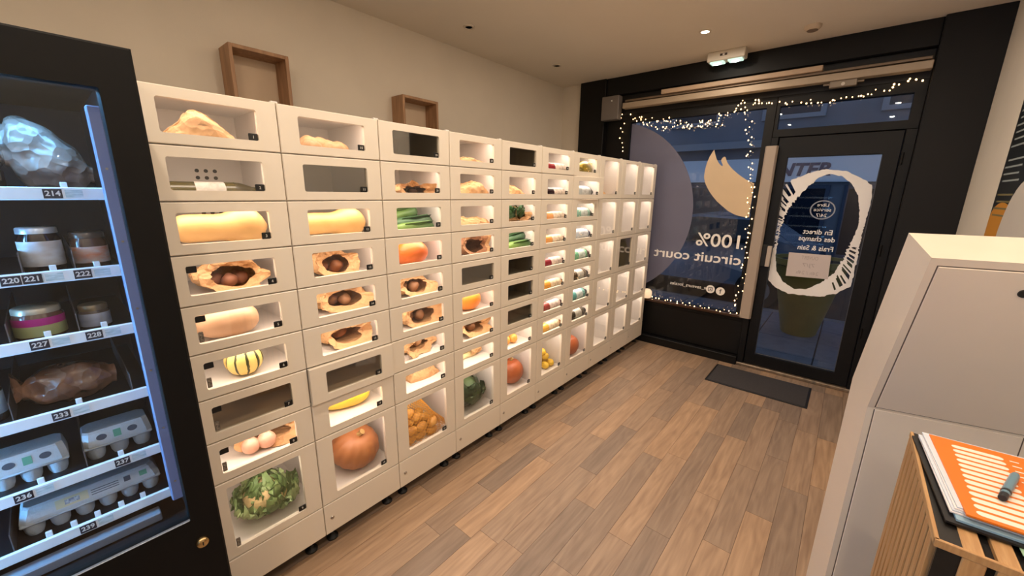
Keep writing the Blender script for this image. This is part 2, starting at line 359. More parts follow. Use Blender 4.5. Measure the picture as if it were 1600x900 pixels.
# tall pull post and lock block
hd = MB()
def stad(u, v, d): return (u, v, d)
hd.prism([(.945+.005*0+x, y) for x, y in ((0, -.085), (.012, -.105), (.085, -.105), (.097, -.085), (.097, -.06), (0, -.06))], lambda u, v, d: (u, v, d), .50, 2.085)
hd.build('pull_post', mat('champagne_powdercoat', (172, 156, 140), .42), d1)
lk = MB(); lk.bbox(1.045, 1.085, -.085, -.045, 1.02, 1.22, .003); lk.build('lock_case', M_rubber, d1)
MB().bbox(1.085, 1.118, -.088, -.045, 1.02, 1.21, .003).build('handle_plate', mat('pale_handle', (186, 172, 158), .4), d1)
for z in (.5, 1.2, 1.9):
    MB().cyl((1.845, -.07, z), (1.845, -.07, z+.09), .009, n=10).build('hinge', M_black, d1)
# white decal ring with ragged brush teeth
def decal():
    out = [(1.409,1.885),(1.537,1.865),(1.655,1.799),(1.715,1.749),(1.728,1.633),(1.722,1.497),(1.716,1.357),(1.723,1.199),(1.726,1.036),(1.722,.916),(1.635,.834),(1.538,.793),(1.416,.785),(1.288,.782),(1.181,.826),(1.122,.888),(1.117,1.029),(1.117,1.191),(1.117,1.35),(1.117,1.505),(1.117,1.619),(1.117,1.75),(1.182,1.813),(1.296,1.865)]
    inn = [(1.43,1.845),(1.516,1.826),(1.587,1.766),(1.644,1.665),(1.671,1.546),(1.685,1.425),(1.661,1.282),(1.641,1.153),(1.591,1.017),(1.518,.92),(1.423,.846),(1.33,.83),(1.239,.886),(1.176,.978),(1.147,1.116),(1.141,1.274),(1.151,1.43),(1.188,1.564),(1.237,1.658),(1.299,1.75),(1.362,1.82)]
    c = (1.42, 1.33)
    def rad(poly, a):
        dx, dz = math.cos(a), math.sin(a); best = .3
        for i in range(len(poly)):
            p, q = poly[i], poly[(i+1) % len(poly)]
            ax, az, bx, bz = p[0]-c[0], p[1]-c[1], q[0]-p[0], q[1]-p[1]; den = dx*bz-dz*bx
            if abs(den) < 1e-9: continue
            t = (ax*bz-az*bx)/den; s_ = (ax*dz-az*dx)/den
            if t > 0 and -1e-6 <= s_ <= 1+1e-6: best = t
        return best
    N = 220; rnd = random.Random(8); mb = MB(); R = []
    for k in range(N):
        a = 2*PI*k/N; ro, ri = rad(out, a), rad(inn, a)
        dg = 360*k/N; j = .016 if (100 < dg < 205 or 285 < dg < 350) else .005
        ri += rnd.uniform(-j, j*.4); ro += rnd.uniform(-j*.8, 0) if j > .01 else rnd.uniform(-.004, .003); R.append((a, ri, ro))
    def pt(a, r): return (c[0]+r*math.cos(a), c[1]+r*math.sin(a))
    gaps = set()
    k = 0
    while k < N:
        deg = 360*k/N
        busy = 118 < deg < 200 or 292 < deg < 345
        if busy and rnd.random() < .75:
            L = rnd.choice((1, 2, 2)); gaps.update(range(k, k+L)); k += L+rnd.choice((1, 2))
        else: k += 1
    for k in range(N):
        a, ri, ro = R[k]; a2, ri2, ro2 = R[(k+1) % N]; w_, w2_ = max(.012, ro-ri), max(.012, ro2-ri2)
        deg = 360*k/N; edge = .22 if not 118 < deg < 200 else (0.0 if k % 3 else .2)
        if k in gaps: bands = ((0, rnd.uniform(.15, .45)),)+(((1-edge, 1),) if edge and rnd.random() < .8 else ())
        else: bands = ((0, 1),)
        for b0, b1 in bands:
            mb.prism([pt(a, ri+w_*b0), pt(a, ri+w_*b1), pt(a2, ri2+w2_*b1), pt(a2, ri2+w2_*b0)], fy, -.0014, -.0004)
    return mb
decal().build('vinyl_ring', M_vinyl, d1)
for s, x, z, size, width in (('En direct', 1.425, 1.356, .06, .205), ('des champs', 1.425, 1.296, .06, .255), ('Frais & Sain', 1.428, 1.215, .06, .25)):
    text_obj('vinyl_lettering', s, size, M_vinyl, d1, (x, -.0022, z), '+y', width, bold=.0008)
M_greyv = mat('grey_vinyl', (150, 156, 168), .6)
cr = MB()
for k in range(36):
    a, b = 2*PI*k/36, 2*PI*(k+1)/36; p = lambda t, r: (1.427+r*math.cos(t), 1.547+.92*r*math.sin(t))
    cr.prism([p(a, .078), p(a, .088), p(b, .088), p(b, .078)], fy, -.0014, -.0004)
cr.build('vinyl_badge', M_greyv, d1)
for s, z, w_ in (('Libre', 1.588, .08), ('service', 1.547, .12), ('24/7', 1.50, .075)): text_obj('badge_lettering', s, .04, M_vinyl, d1, (1.427, -.0022, z), '+y', w_)
pn = MB(); pn.prism([(1.246,1.162),(1.548,1.166),(1.558,.957),(1.252,.945)], fy, -.003, -.002); pn.build('paper_notice', mat('pale_paper', (206, 194, 190), .8, var=.02), d1)
for s, z, w_ in (('OUVERT', 1.125, .12), ('7J/7', 1.06, .09), ('24h / 24h', .99, .16)): text_obj('notice_lettering', s, .045, mat('faint_grey_print', (176, 164, 160), .8), d1, (1.405, .0, z), '+y', w_).location.y = -.0035

# ------------------------------------------------------------------ street outside
M_slab = mat('paving_slab', (92, 98, 112), .8, var=.2, vscale=9, bump=.2)
pv = struct(MB().box(-9, 9, 4.42, 7.0, -.14, -.035).build('pavement', mat('slab_joint', (40, 42, 46), .9)))
sm_ = MB().bbox(.006, .594, .006, .594, -.035, -.02, .004).mesh('paving_slab', M_slab)
for i in range(-6, 9):
    for j in range(4): link('paving_slab', sm_, pv, (i*.6-.24, 4.44+j*.6, 0))
kb = struct(MB().bbox(-9, 9, 6.86, 7.0, -.14, -.02, .01).build('kerb', mat('kerb_stone', (105, 106, 110), .8, var=.2)))
struct(MB().box(-14, 16, 7.0, 14.2, -.3, -.12).build('road', mat('asphalt', (46, 44, 46), .85, var=.3, vscale=30, bump=.3, bscale=90)))
pl = thing('planter', 'tapered olive-yellow planter on the pavement outside the glass door', 'planter', (1.34, 5.95, -.02))
MB().lathe([(.0, 0), (.17, 0), (.185, .02), (.36, .86), (.40, .88), (.40, .95), (.36, .95), (.35, .90), (0, .90)], 32).build('pot', mat('olive_plastic', (128, 112, 48), .5, var=.1), pl, smooth=True)
MB().lathe([(.0, .9), (.2, .93), (.34, .905)], 24, lambda p: p+Vector((0, 0, .03*nz(p, 9)))).build('soil', mat('dark_soil', (38, 28, 22), .95, bump=.6), pl)
bl = thing('building', 'grey shop building with blue sign across the street', 'building', (0, 14.2, -.12))
M_bw = mat('grey_render', (120, 126, 136), .85, var=.15, vscale=1.2)
MB().box(-14, 16, 0, .4, 0, 9).build('wall', M_bw, bl)
MB().box(-3.5, 3.2, -.12, 0, 2.18, 2.85).build('sign_board', mat('white_sign_board', (236, 240, 246), .6), bl)
text_obj('sign_lettering', 'INTER', .46, mat('navy_lettering', (36, 52, 98), .5), bl, (.30, -.14, 2.50), '-y', 1.36, bold=.018, shear=.2)
MB().box(-14, 16, -.35, 0, 3.15, 3.35).build('cornice', mat('pale_stone', (150, 152, 158), .8), bl)
for i in range(8):
    x = -10.5+i*2.6
    wo = MB(); ring(wo, lambda u, v, d: (u, -d, v), (x-.75, x+.75, 3.9, 5.6), (x-.62, x+.62, 4.02, 5.48), .01, -.02, .08, .01); wo = wo.build('window_surround', mat('pale_stone', (150, 152, 158)), bl)
    MB().box(x-.62, x+.62, -.01, .0, 4.02, 5.48).build('window_pane', mat('dark_window', (30, 38, 52), .1), wo)
    so = MB(); ring(so, lambda u, v, d: (u, -d, v), (x-1.15, x+1.15, .12, 2.1), (x-1.05, x+1.05, .22, 2.0), .01, -.02, .06, .01); so = so.build('shop_front', mat('blue_grey_frame', (60, 72, 92), .5), bl)
    MB().box(x-1.05, x+1.05, -.01, 0, .22, 2.0).build('window_pane', mat('dark_window', (30, 38, 52), .1), so)
def make_car(loc, rz):
    t = thing('car', 'pale blue hatchback parked at the kerb beyond the shop window', 'car', loc, rz)
    sec = [(-2.0,.35),(-2.02,.6),(-1.95,.82),(-1.35,.92),(-.75,.98),(-.2,1.40),(.2,1.47),(1.1,1.44),(1.65,1.05),(1.95,.95),(2.02,.6),(2.0,.35)]
    mb = MB(); n = len(sec); rows = []
    for y, k in ((-.84, .93), (-.86, 1), (.86, 1), (.84, .93)):
        for x, z in sec:
            yy = y*(1-.22*max(0, (z-.95)/.5)); mb.v.append((x*(.99 if k < 1 else 1), yy, z))
    for r in range(3):
        for i in range(n-1): mb.f.append((r*n+i, r*n+i+1, (r+1)*n+i+1, (r+1)*n+i))
    mb.f += [tuple(range(n)), tuple(range(3*n, 4*n)), (0, n, 2*n, 3*n), (n-1, 2*n-1, 3*n-1, 4*n-1)]
    mb.build('body', mat('pale_blue_car_paint', (112, 126, 148), .25, .2, coat=.6), t)
    for s in (-1, 1):
        g = MB(); yy = lambda z: s*(.865*(1-.22*max(0, (z-.95)/.5)))
        g.prism([(-.62,1.0),(-.16,1.36),(.2,1.42),(1.05,1.40),(1.45,1.05)], lambda u, v, d: (u, yy(v)+d*s, v), 0, .006)
        g.build('side_window', mat('car_glass', (16, 20, 28), .05), t)
    ws = MB(); ws.grid(lambda u, v: (-.78+.55*v-.01, (u-.5)*(1.55-.3*v), .985+.40*v+.012), 6, 1); ws.build('windscreen', mat('car_glass', (16, 20, 28), .05), t)
    for x in (-1.25, 1.25):
        for s in (-1, 1):
            wl = MB().cyl((x, s*.70, .31), (x, s*.87, .31), .31, n=24).build('wheel', M_rubber, t)
            MB().cyl((x, s*.86, .31), (x, s*.885, .31), .19, n=16).build('hub_cap', mat('hub_grey', (140, 142, 148), .35, .6), wl)
    for s in (-1, 1): MB().sphere((-1.9, s*.6, .72), (.09, .16, .08)).build('headlamp', mat('lamp_glass', (170, 180, 195), .1), t)
    return t
make_car((-.6, 8.05, -.12), 0)

# ------------------------------------------------------------------ ceiling fittings
def downlight(x, y, lit, label, cat='ceiling light'):
    t = thing('downlight', label, cat, (x, y, ZC), 0, 'ceiling downlights')
    rg = MB(); rg.lathe([(.028, -.003), (.030, -.006), (.044, -.005), (.046, 0), (.028, 0)], 28); rg.build('trim_ring', mat('white_trim', (214, 200, 182), .5), t, smooth=True)
    if lit:
        MB().cyl((0, 0, -.0035), (0, 0, -.001), .028, n=20).build('lens', mat('lit_lens', (255, 255, 255), .5, emit=(1, .86, .68), es=25), t)
        ld = bpy.data.lights.new('downlight_lamp', 'AREA'); ld.shape = 'DISK'; ld.size = .06; ld.energy = LAMP_W; ld.color = WARM; ld.spread = math.radians(180)
        lo = bpy.data.objects.new('lamp', ld); COL.objects.link(lo); lo.parent = t; lo.location = (0, 0, -.012)
    else:
        MB().cyl((0, 0, -.003), (0, 0, -.001), .028, n=20).build('lens', mat('unlit_lens', (70, 56, 44), .4), t)
    return t
downlight(.54, 3.55, True, 'lit round ceiling spotlight, the bright one above the shop window side')
for x, y in ((.54, 2.36), (.54, 1.17), (.54, -.02), (1.85, 2.36), (1.85, 1.17), (1.85, -.02), (.54, -1.2), (1.85, -1.2)):
    downlight(x, y, True, 'lit round ceiling spotlight lighting the room from above the picture')
downlight(-.83, 2.36, False, 'unlit recessed ceiling spot nearest the camera above the lockers')
downlight(-.83, 3.55, False, 'unlit recessed ceiling spot in the far corner above the lockers')
dt = thing('smoke_detector', 'small pale domed smoke detector on the ceiling near the door', 'smoke detector', (1.185, 3.92, ZC))
MB().lathe([(.055, 0), (.055, -.012), (.05, -.02), (.03, -.034), (0, -.036)], 24).build('housing', mat('aged_plastic', (206, 186, 160), .5), dt, smooth=True)
MB().lathe([(.034, -.030), (.036, -.033), (.030, -.037)], 20).build('vent_ring', mat('vent_grey', (120, 104, 88), .6), dt)
em = thing('emergency_light', 'white emergency light box with two green-white lenses on the ceiling edge', 'emergency light', (.57, 4.13, ZC))
MB().bbox(-.15, .15, -.055, .055, -.075, 0, .006).build('housing', mat('white_plastic', (214, 206, 192), .4), em)
for s in (-1, 1): MB().bbox(s*.072-.056, s*.072+.056, -.04, .04, -.088, -.074, .004).build('lens', mat('green_lens', (120, 170, 140), .2, emit=(.75, 1, .88), es=1.2), em)
for s in (-1, 1): MB().sphere((s*.072, 0, -.089), (.036, .024, .008), 14, 8).build('led_window', mat('cool_led', (255, 255, 255), .3, emit=(.85, 1, .95), es=5), em)
MB().box(-.045, .012, -.0565, -.055, -.042, -.024).build('pictogram', mat('dark_pictogram', (50, 34, 28), .5), em)
MB().box(-.024, -.008, -.057, -.0563, -.040, -.026).build('pictogram_figure', M_print, em)
# roller-shutter box, rail and covers under the fascia
sr = thing('shutter_rail', 'long champagne metal rail running above the window and door', 'rail', (0, 4.22, 2.55))
MB().bbox(-.42, 1.89, -.02, .06, -.01, .045, .004).build('rail_profile', M_alu, sr)
MB().bbox(-.40, 1.88, -.005, .07, .055, .075, .003).build('upper_profile', mat('dull_profile', (120, 102, 84), .45, .4), sr)
MB().bbox(-.01, 1.265, -.035, .05, .075, .115, .003).build('cover_strip', mat('pale_cover', (176, 150, 124), .5, .0, var=.05), sr)
gb = thing('motor_box', 'grey box mounted at the left end of the rail', 'box', (-.56, 4.22, 2.44))
MB().bbox(-.10, .10, -.03, .06, 0, .24, .005).build('housing', mat('grey_housing', (112, 104, 98), .5), gb)
MB().cyl((.02, -.035, .19), (.02, -.029, .19), .008, n=10).build('indicator', mat('tiny_white', (220, 220, 215), .4), gb)
dc = thing('door_closer', 'grey metal door closer bracket under the rail above the door', 'door closer', (1.41, 4.21, 2.51))
MB().bbox(-.085, .085, -.012, .03, -.022, .028, .005).build('body', mat('cast_grey', (132, 120, 106), .4, .5), dc)
MB().bbox(-.125, .125, -.004, .02, .002, .014, .003).build('arm', mat('cast_grey', (132, 120, 106)), dc)
MB().cyl((0, -.016, .0), (0, -.01, .0), .012, n=14).build('pivot', M_steel, dc)

# ------------------------------------------------------------------ fairy lights
def fairy():
    rnd = random.Random(3); Y = GL-.055
    segs = [([(974,175),(972,200),(970,240)], 9, 3, 0), ([(985,176),(1010,186),(1040,186),(1075,192),(1105,186),(1135,178),(1150,168),(1168,158),(1200,156)], 62, 6, 5),
            ([(1000,186),(1030,198),(1080,196),(1130,192)], 34, 6, 4), ([(1200,157),(1228,160),(1262,158),(1300,158),(1345,150),(1378,140),(1420,124),(1448,122)], 34, 5, 3),
            ([(1168,165),(1170,200),(1172,235),(1170,262),(1176,290),(1172,330),(1170,360),(1165,385),(1163,410),(1160,435),(1155,460),(1150,482)], 58, 6, 3),
            ([(1008,462),(1040,468),(1075,474),(1110,482),(1150,489)], 26, 4, 2)]
    bulbs = MB(); wire = MB()
    for path, n, jx, drop in segs:
        L = [0]
        for a, b in zip(path, path[1:]): L.append(L[-1]+math.hypot(b[0]-a[0], b[1]-a[1]))
        prev = []
        for k in range(n):
            s = L[-1]*(k+.5)/n; i = max(j for j in range(len(L)) if L[j] <= s); i = min(i, len(path)-2)
            f = (s-L[i])/(L[i+1]-L[i]); x = path[i][0]+f*(path[i+1][0]-path[i][0]); y = path[i][1]+f*(path[i+1][1]-path[i][1])
            p = at(x+rnd.uniform(-jx, jx), y+rnd.uniform(-jx*.5, jx*.5)+rnd.uniform(0, drop), 1, Y+rnd.uniform(-.02, .012))
            r = rnd.uniform(.0038, .0065); bulbs.sphere(p, (r, r, r*1.25), 6, 4); prev.append(p)
        wire.tube(prev, .0016, 4)
    t = thing('fairy_lights', 'string of warm white fairy lights draped around the window frame and door', 'string lights', (0, 0, 0))
    stuff(bulbs.build('bulbs', mat('fairy_bulb', (255, 230, 190), .4, emit=(1, .62, .28), es=8), t, smooth='full'))
    wire.build('cable', mat('dark_green_cable', (24, 22, 16), .5), t)
fairy()
lp = thing('wall_candle_lamp', 'small frosted round lamp on the sill at the locker corner', 'lamp', tuple(at(1014, 462, 1, GL-.06)))
lp.location.z = .512; lp.location.x = .0
MB().lathe([(.03, 0), (.045, .01), (.055, .05), (.05, .085), (.03, .105), (0, .11)], 18).build('shade', mat('frosted_shade', (240, 214, 180), .5, emit=(1, .72, .45), es=.8), lp, smooth=True)
MB().cyl((0, 0, 0), (0, 0, .008), .04, n=16).build('base', M_black, lp)

# ------------------------------------------------------------------ lockers
B0, CW, RH, ZT, ZB, ZP = .205867, .40395, .171609, 1.957, .2409, .084
ORD = ['', 'first', 'second', 'third', 'fourth', 'fifth', 'sixth', 'seventh', 'eighth', 'ninth', 'tenth']
DEP = .46; DT = .018
fx = lambda u, v, d: (d, u, v)
def door_mesh(h, name):
    mb = MB(); ring(mb, fx, (.0018, CW-.0018, .0020, h-.0020), (.07, .337, .035 if h < .2 else .04, .137 if h < .2 else .315), .008, -DT, 0, .0025); return mb.mesh(name, M_white)
me_small = door_mesh(RH, 'door_small'); me_big = door_mesh(2*RH, 'door_big')
def pane_mesh(h, m): return MB().box(-.012, -.009, .068, .339, .033 if h < .2 else .038, .139 if h < .2 else .317).mesh('pane', m)
pn_s, pn_b, pd_s, pd_b = pane_mesh(RH, M_pane), pane_mesh(2*RH, M_pane), pane_mesh(RH, M_panedark), pane_mesh(2*RH, M_panedark)
me_plate = MB().bbox(-.0085, -.005, .306, .336, .034, .059, .002).mesh('number_plate', M_plate)
me_plateb = MB().bbox(-.0085, -.005, .306, .336, .040, .065, .002).mesh('number_plate', M_plate)
me_patch = MB().bbox(-.0085, -.006, .071, .100, .112, .134, .002).mesh('corner_patch', M_plate)  # small black rectangle at the pane's upper left corner
me_patch2 = MB().bbox(-.0085, -.006, .073, .087, .040, .078, .002).mesh('side_patch', mat('dark_speckle', (54, 48, 42), .5, rgb2=(150, 140, 128), vscale=220))  # narrow dark speckled rectangle at the pane's lower left
me_led = MB().box(-.105, -.028, .03, CW-.03, -.012, -.008).mesh('led_strip', M_led)
me_foot = MB().lathe([(.0, 0), (.026, 0), (.027, .008), (.018, .016), (.010, .022), (.008, .03)], 18).mesh('foot', M_rubber, True)
me_stem = MB().cyl((0, 0, .02), (0, 0, ZP), .005, n=10).mesh('stem', M_steel, True)
me_lock = MB().lathe([(.0, .004), (.006, .004), (.0085, .002), (.009, 0)], 16, lambda p: Vector((p.z, p.x, p.y))).mesh('plinth_lock', M_steel, True)
DARK = {(1,7),(2,2),(2,7),(3,1),(4,5),(5,1),(5,5),(5,6),(5,7),(9,3)}
num = 0
def rows_of(c): return [(r, ZT-r*RH, RH) for r in range(1, 9)]+[(9, ZB, 2*RH)] if c <= 7 else [(r, ZT-2*r*RH, 2*RH) for r in range(1, 6)]
for c in range(1, 11):
    rows = rows_of(c); y0 = B0+(c-1)*CW
    lab = 'white locker column with nine glazed doors, %s from the vending machine' % ORD[c] if c <= 7 else 'white locker column with five tall glazed doors, %s from the vending machine' % ORD[c]
    u = thing('locker_column', lab, 'locker', (0, y0, 0), 0, 'white food lockers')
    bd = MB(); t = .004; e = .0012
    bd.box(-DEP, -DT-.001, e, t, ZP, ZT-.001); bd.box(-DEP, -DT-.001, CW-t, CW-e, ZP, ZT-.001); bd.box(-DEP, -DEP+.004, t, CW-t, ZP, ZT-.001)
    bd.box(-DEP+.004, -DT-.001, t, CW-t, ZT-.006, ZT-.001)
    for r, zb, h in rows: bd.box(-DEP+.004, -DT-.0003, t, CW-t, zb-.005, zb+.006)
    bd.build('carcass', M_inner, u)
    MB().bbox(-DT, 0, .0015, CW-.0015, ZP, ZB-.002, .002).build('plinth', M_white, u)
    link('plinth_lock', me_lock, u, (0, .036, ZB-.08))
    if c <= 2:
        vh = MB()
        for r, zb, h in rows[1:3]:
            for i in range(3):
                for j in range(2): yy, zz = (at(308+14*i, 270, 0, -DEP+.005).y-y0 if c == 1 else .175+.035*i), zb+.085+.028*j; vh.cyl((-DEP+.004, yy, zz), (-DEP+.0055, yy, zz), .0075, n=12)
        vh.build('vent_holes', mat('vent_dark', (30, 26, 22), .8), u)
    for sx in (-.06, -DEP+.05):
        for sy in (.05, CW-.05):
            f = link('foot', me_foot, u, (sx, sy, 0)); link('stem', me_stem, f)
    for q in (.0,): MB().bbox(-.03, -.012, CW-.012, CW+.012, ZT-.001, ZT+.006, .002).build('joining_clip', M_inner, u)
    for r, zb, h in rows:
        num += 1; big = h > .2; dark = (c, r) in DARK
        d = link('door', me_big if big else me_small, u, (0, 0, zb))
        if (c, r) == (2, 7): d.location.x = .014; d.rotation_euler.z = .006
        if (c, r) == (7, 2): d.rotation_euler.z = -.10
        link('pane', (pd_b if big else pd_s) if dark else (pn_b if big else pn_s), d)
        link('number_plate', me_plateb if big else me_plate, d)
        text_obj('door_number', str(num), .014, M_print, d, (-.0046, .321, .0525 if big else .0465), 'x')
        if c == 1 and r >= 4: 
            if r != 9: link('corner_patch', me_patch, d)
            if r >= 5: link('side_patch', me_patch2, d)
        if not dark: link('led_strip', me_led, u, (0, 0, zb+h))
        elif False: pass

# ------------------------------------------------------------------ produce in the lockers
def comp(c, r):
    zb, h = [(z, hh) for rr, z, hh in rows_of(c) if rr == r][0]
    return B0+(c-1)*CW+.006, B0+c*CW-.006, zb+.006, h-.012
def where(c, r): return '%s door from top in %s locker column' % (ORD[r], ORD[c])
def span(c, r, x0, x1, py, d):
    """photo columns -> y extent on the plane x=-d inside the compartment"""
    a, b = at(x0, py, 0, -d).y, at(x1, py, 0, -d).y; lo, hi, zf, h = comp(c, r)
    a = max(a, lo+.003); b = min(b, hi-.003); return a, b, zf, h
def open_bag(c, r, x0, x1, py, label, H=.12, d=.17, dx=.16, seed=1, m=None, fill=None, tilt=0.0, a0=None):
    """kraft bag lying down with its crumpled mouth towards the door"""
    a, b, zf, h = span(c, r, x0, x1, py, d)
    if a0 is not None: a = comp(c, r)[0]+.004
    W = b-a; H = min(H, h-.012); cy = (a+b)/2; m = m or M_kraft
    t = thing('paper_bag', label+', '+where(c, r), 'paper bag', (-d, cy, zf), 0, 'kraft paper bags')
    n, k = 64, 26; rnd = random.Random(seed*13+c*7+r)
    sh = [rnd.uniform(-1, 1) for _ in range(10)]; ph = rnd.uniform(0, 6)
    def vor(q, sc): d_ = noise.voronoi(q*sc+Vector((seed*5.1, c*3.3, r*2.7)))[0]; return d_[1]-d_[0]
    def fn(u, v):
        th = 2*PI*v; s = u; f = (v % 1)*10; i = int(f) % 10; ri = sh[i]+(sh[(i+1) % 10]-sh[i])*(f-int(f))
        lip = max(0, (s-.84)/.16); g = .70+.30*min(1, s*2.2) if s < .62 else (1-.42*((s-.62)/.22) if s < .84 else .58+.40*lip**.8)
        g *= 1+.10*ri*(s > .6)
        y = W/2*math.cos(th)*g
        zc = math.sin(th); gz = g if s > .62 else 1; z = H*.5*(1+zc*(.72+.28*min(1, s*1.6))*gz) if zc > 0 else H*.5*(1+zc*.985*(gz if s < .84 else gz**.5))
        z = z*(.84+.16*s)+H*.20*lip*ri*(zc > 0)
        x = dx*(-.85+1.40*s)+.030*ri*s+tilt*y*s-.030*s*(zc+.2)
        q = Vector((x, y, z)); am = .006+.020*s
        w1_ = (vor(q, 15)-.30)*am; w2_ = (vor(q, 34)-.3)*am*.45
        nr = Vector((.35*ri, math.cos(th), max(zc, -.1))); q = q+nr*(w1_+w2_)+Vector((nz(q, 20, seed), nz(q, 20, seed+3), 0))*.006*s
        q.z = max(q.z, .0015); q.y = max(-W/2, min(W/2, q.y)); q.x = min(q.x, d-.024)
        q.z = min(q.z, h-.008)
        return q
    mb = MB(); mb.grid(fn, k, n)
    mb.add([fn(0, j/n) for j in range(n)], [tuple(range(n))]); mb.build('sack', m, t)
    # folded rim
    rm = MB(); rm.grid(lambda u, v: fn(.93+.07*(1-abs(2*u-1)), v)+Vector((.002*u, 0, .0012)), 2, n); rm.build('rim', M_kraft, t)
    if fill:
        nm, lb, rgb, sz, cnt, cat = fill; mm = mat(nm+'_skin', rgb, .6, var=.25, vscale=25, bump=.15)
        for i in range(cnt):
            fxx = dx*-.10+(.012 if i % 2 else -.03); q = (i-(cnt-1)/2)*sz*1.7
            sd = seed*10+i
            o = MB().sphere((0, 0, 0), (sz*1.05, sz*1.2, sz), 14, 10, lambda p: p*(1+.26*nz(p, 1.1, sd)+.06*nz(p, 3.5, sd))).build(nm, mm, None, (-d+fxx, cy+q*.92+tilt*0, zf+sz*1.02+.012), smooth='full')
            o.rotation_euler = (rnd.uniform(-.4, .4), rnd.uniform(-.4, .4), rnd.uniform(0, 3))
            tag(o, ('', '', 'left ', 'left ')[cnt]*(i == 0)+('middle ' if cnt == 3 and i == 1 else '')+('right ' if cnt > 1 and i == cnt-1 else '')+lb+' in the bag at '+where(c, r), cat, nm.replace('_', ' ')+' in paper bags')
    return t
def shut_bag(c, r, x0, x1, py, label, prof, d=.16, dx=.15, seed=1, m=None):
    """closed kraft bag lying down; prof = ridge heights along its length"""
    a, b, zf, h = span(c, r, x0, x1, py, d); W = b-a; cy = (a+b)/2; m = m or M_kraft
    t = thing('paper_bag', label+', '+where(c, r), 'paper bag', (-d, cy, zf), 0, 'kraft paper bags')
    mb = MB(); K = len(prof)-1
    def fn(u, v):
        f = u*K; i = min(int(f), K-1); H = min(prof[i]+(prof[i+1]-prof[i])*(f-i), h-.02)
        th = PI*v; w = dx*(.5+.14*math.sin(PI*u)); s = abs(math.cos(th))**.75*(1 if math.cos(th) > 0 else -1)
        x = w*s; z = H*(max(0, math.sin(th))**.8)
        q = Vector((x, -W/2+W*u, z)); am = .016*math.sin(th)
        vv = noise.voronoi(q*14+Vector((seed, 2.0*seed, 0)))[0]; v2 = noise.voronoi(q*32+Vector((seed, 2.0*seed, 3)))[0]
        q += Vector((math.cos(th)*.6, 0, math.sin(th)))*((vv[1]-vv[0]-.3)*.020+(v2[1]-v2[0]-.3)*.009)*math.sin(th)+Vector((nz(q, 17, seed), 0, nz(q, 15, seed+4)))*am*.6
        q.z = min(max(q.z, .0), h-.006); q.x = min(q.x, d-.024); return q
    nu, nv = 46, 30; mb.grid(fn, nu, nv)
    mb.add([fn(0, j/nv) for j in range(nv+1)], [tuple(range(nv+1))]); mb.add([fn(1, j/nv) for j in range(nv+1)], [tuple(range(nv+1))])
    mb.build('sack', m, t)
    q0 = [fn(.05+.9*i/14, .40)+Vector((.001, 0, .0012)) for i in range(15)]
    MB().tube(q0, .0022, 5).build('fold_crease', M_kraft, t)
    return t
def lathe_y(mb, prof, n=28, bend=0.0):
    return mb.lathe(prof, n, lambda p: Vector((p.y+bend*p.z*p.z, p.z, p.x)))
def squash(c, r, x0, x1, py, label, rgb, rgb2, prof, R, d=.13, cat='squash', nm='squash', rz=0, stem=True):
    a, b, zf, h = span(c, r, x0, x1, py, d); L = b-a; cy = (a+b)/2; R = min(R, (h-.01)/2); n = len(prof)
    t = thing(nm, label+', '+where(c, r), cat, (-d, cy, zf), rz)
    pr = [(max(1e-4, k*R), -L/2+L*i/(n-1)) for i, k in enumerate(prof)]
    mb = MB(); mb.lathe(pr, 28, lambda p: Vector((p.y, p.z, p.x+R))+Vector((0, 0, 0))); mb.build('flesh', mat(nm+'_skin_%d%d' % (c, r), rgb, .38, rgb2=rgb2, vscale=9, bump=.06), t, smooth='full')
    if stem: MB().cyl((0, -L/2-.002, R), (0, -L/2+.02, R), .009, .012, 8).build('stem', mat('dry_stem', (140, 112, 70), .8), t)
    return t
BUTTER = [.15, .50, .66, .70, .70, .70, .70, .69, .68, .70, .76, .86, .95, 1.0, 1.0, .95, .82, .55, .12]
OVAL = [max(.02, (1-abs(2*i/28-1)**2.6)**.5*(1-.06*math.cos(PI*i/28))) for i in range(29)]
def pumpkin_m(name, rgb, rgb2, ribs=0): return mat(name, rgb, .4, rgb2=rgb2, vscale=12, bump=.05)
def striped_m():
    m = mat('striped_squash_skin', (236, 202, 120), .42); nt = m.node_tree; b = nt.nodes['Principled BSDF']
    tc = nt.nodes.new('ShaderNodeTexCoord'); g = nt.nodes.new('ShaderNodeTexGradient'); g.gradient_type = 'RADIAL'; nt.links.new(tc.outputs['Object'], g.inputs[0])
    a = nt.nodes.new('ShaderNodeMath'); a.operation = 'MULTIPLY'; a.inputs[1].default_value = 10*2*PI; nt.links.new(g.outputs['Fac'], a.inputs[0])
    n = nt.nodes.new('ShaderNodeTexNoise'); n.inputs['Scale'].default_value = 45; nt.links.new(tc.outputs['Object'], n.inputs['Vector'])
    ad = nt.nodes.new('ShaderNodeMath'); ad.operation = 'MULTIPLY_ADD'; ad.inputs[1].default_value = 1.6; nt.links.new(n.outputs['Fac'], ad.inputs[0]); nt.links.new(a.outputs[0], ad.inputs[2])
    s = nt.nodes.new('ShaderNodeMath'); s.operation = 'COSINE'; nt.links.new(ad.outputs[0], s.inputs[0])
    r = nt.nodes.new('ShaderNodeValToRGB'); r.color_ramp.elements[0].position = .72; r.color_ramp.elements[1].position = .8; r.color_ramp.elements[0].color = (*lin((240, 206, 122)), 1); r.color_ramp.elements[1].color = (*lin((52, 56, 22)), 1)
    nt.links.new(s.outputs[0], r.inputs[0]); nt.links.new(r.outputs[0], b.inputs['Base Color']); return m
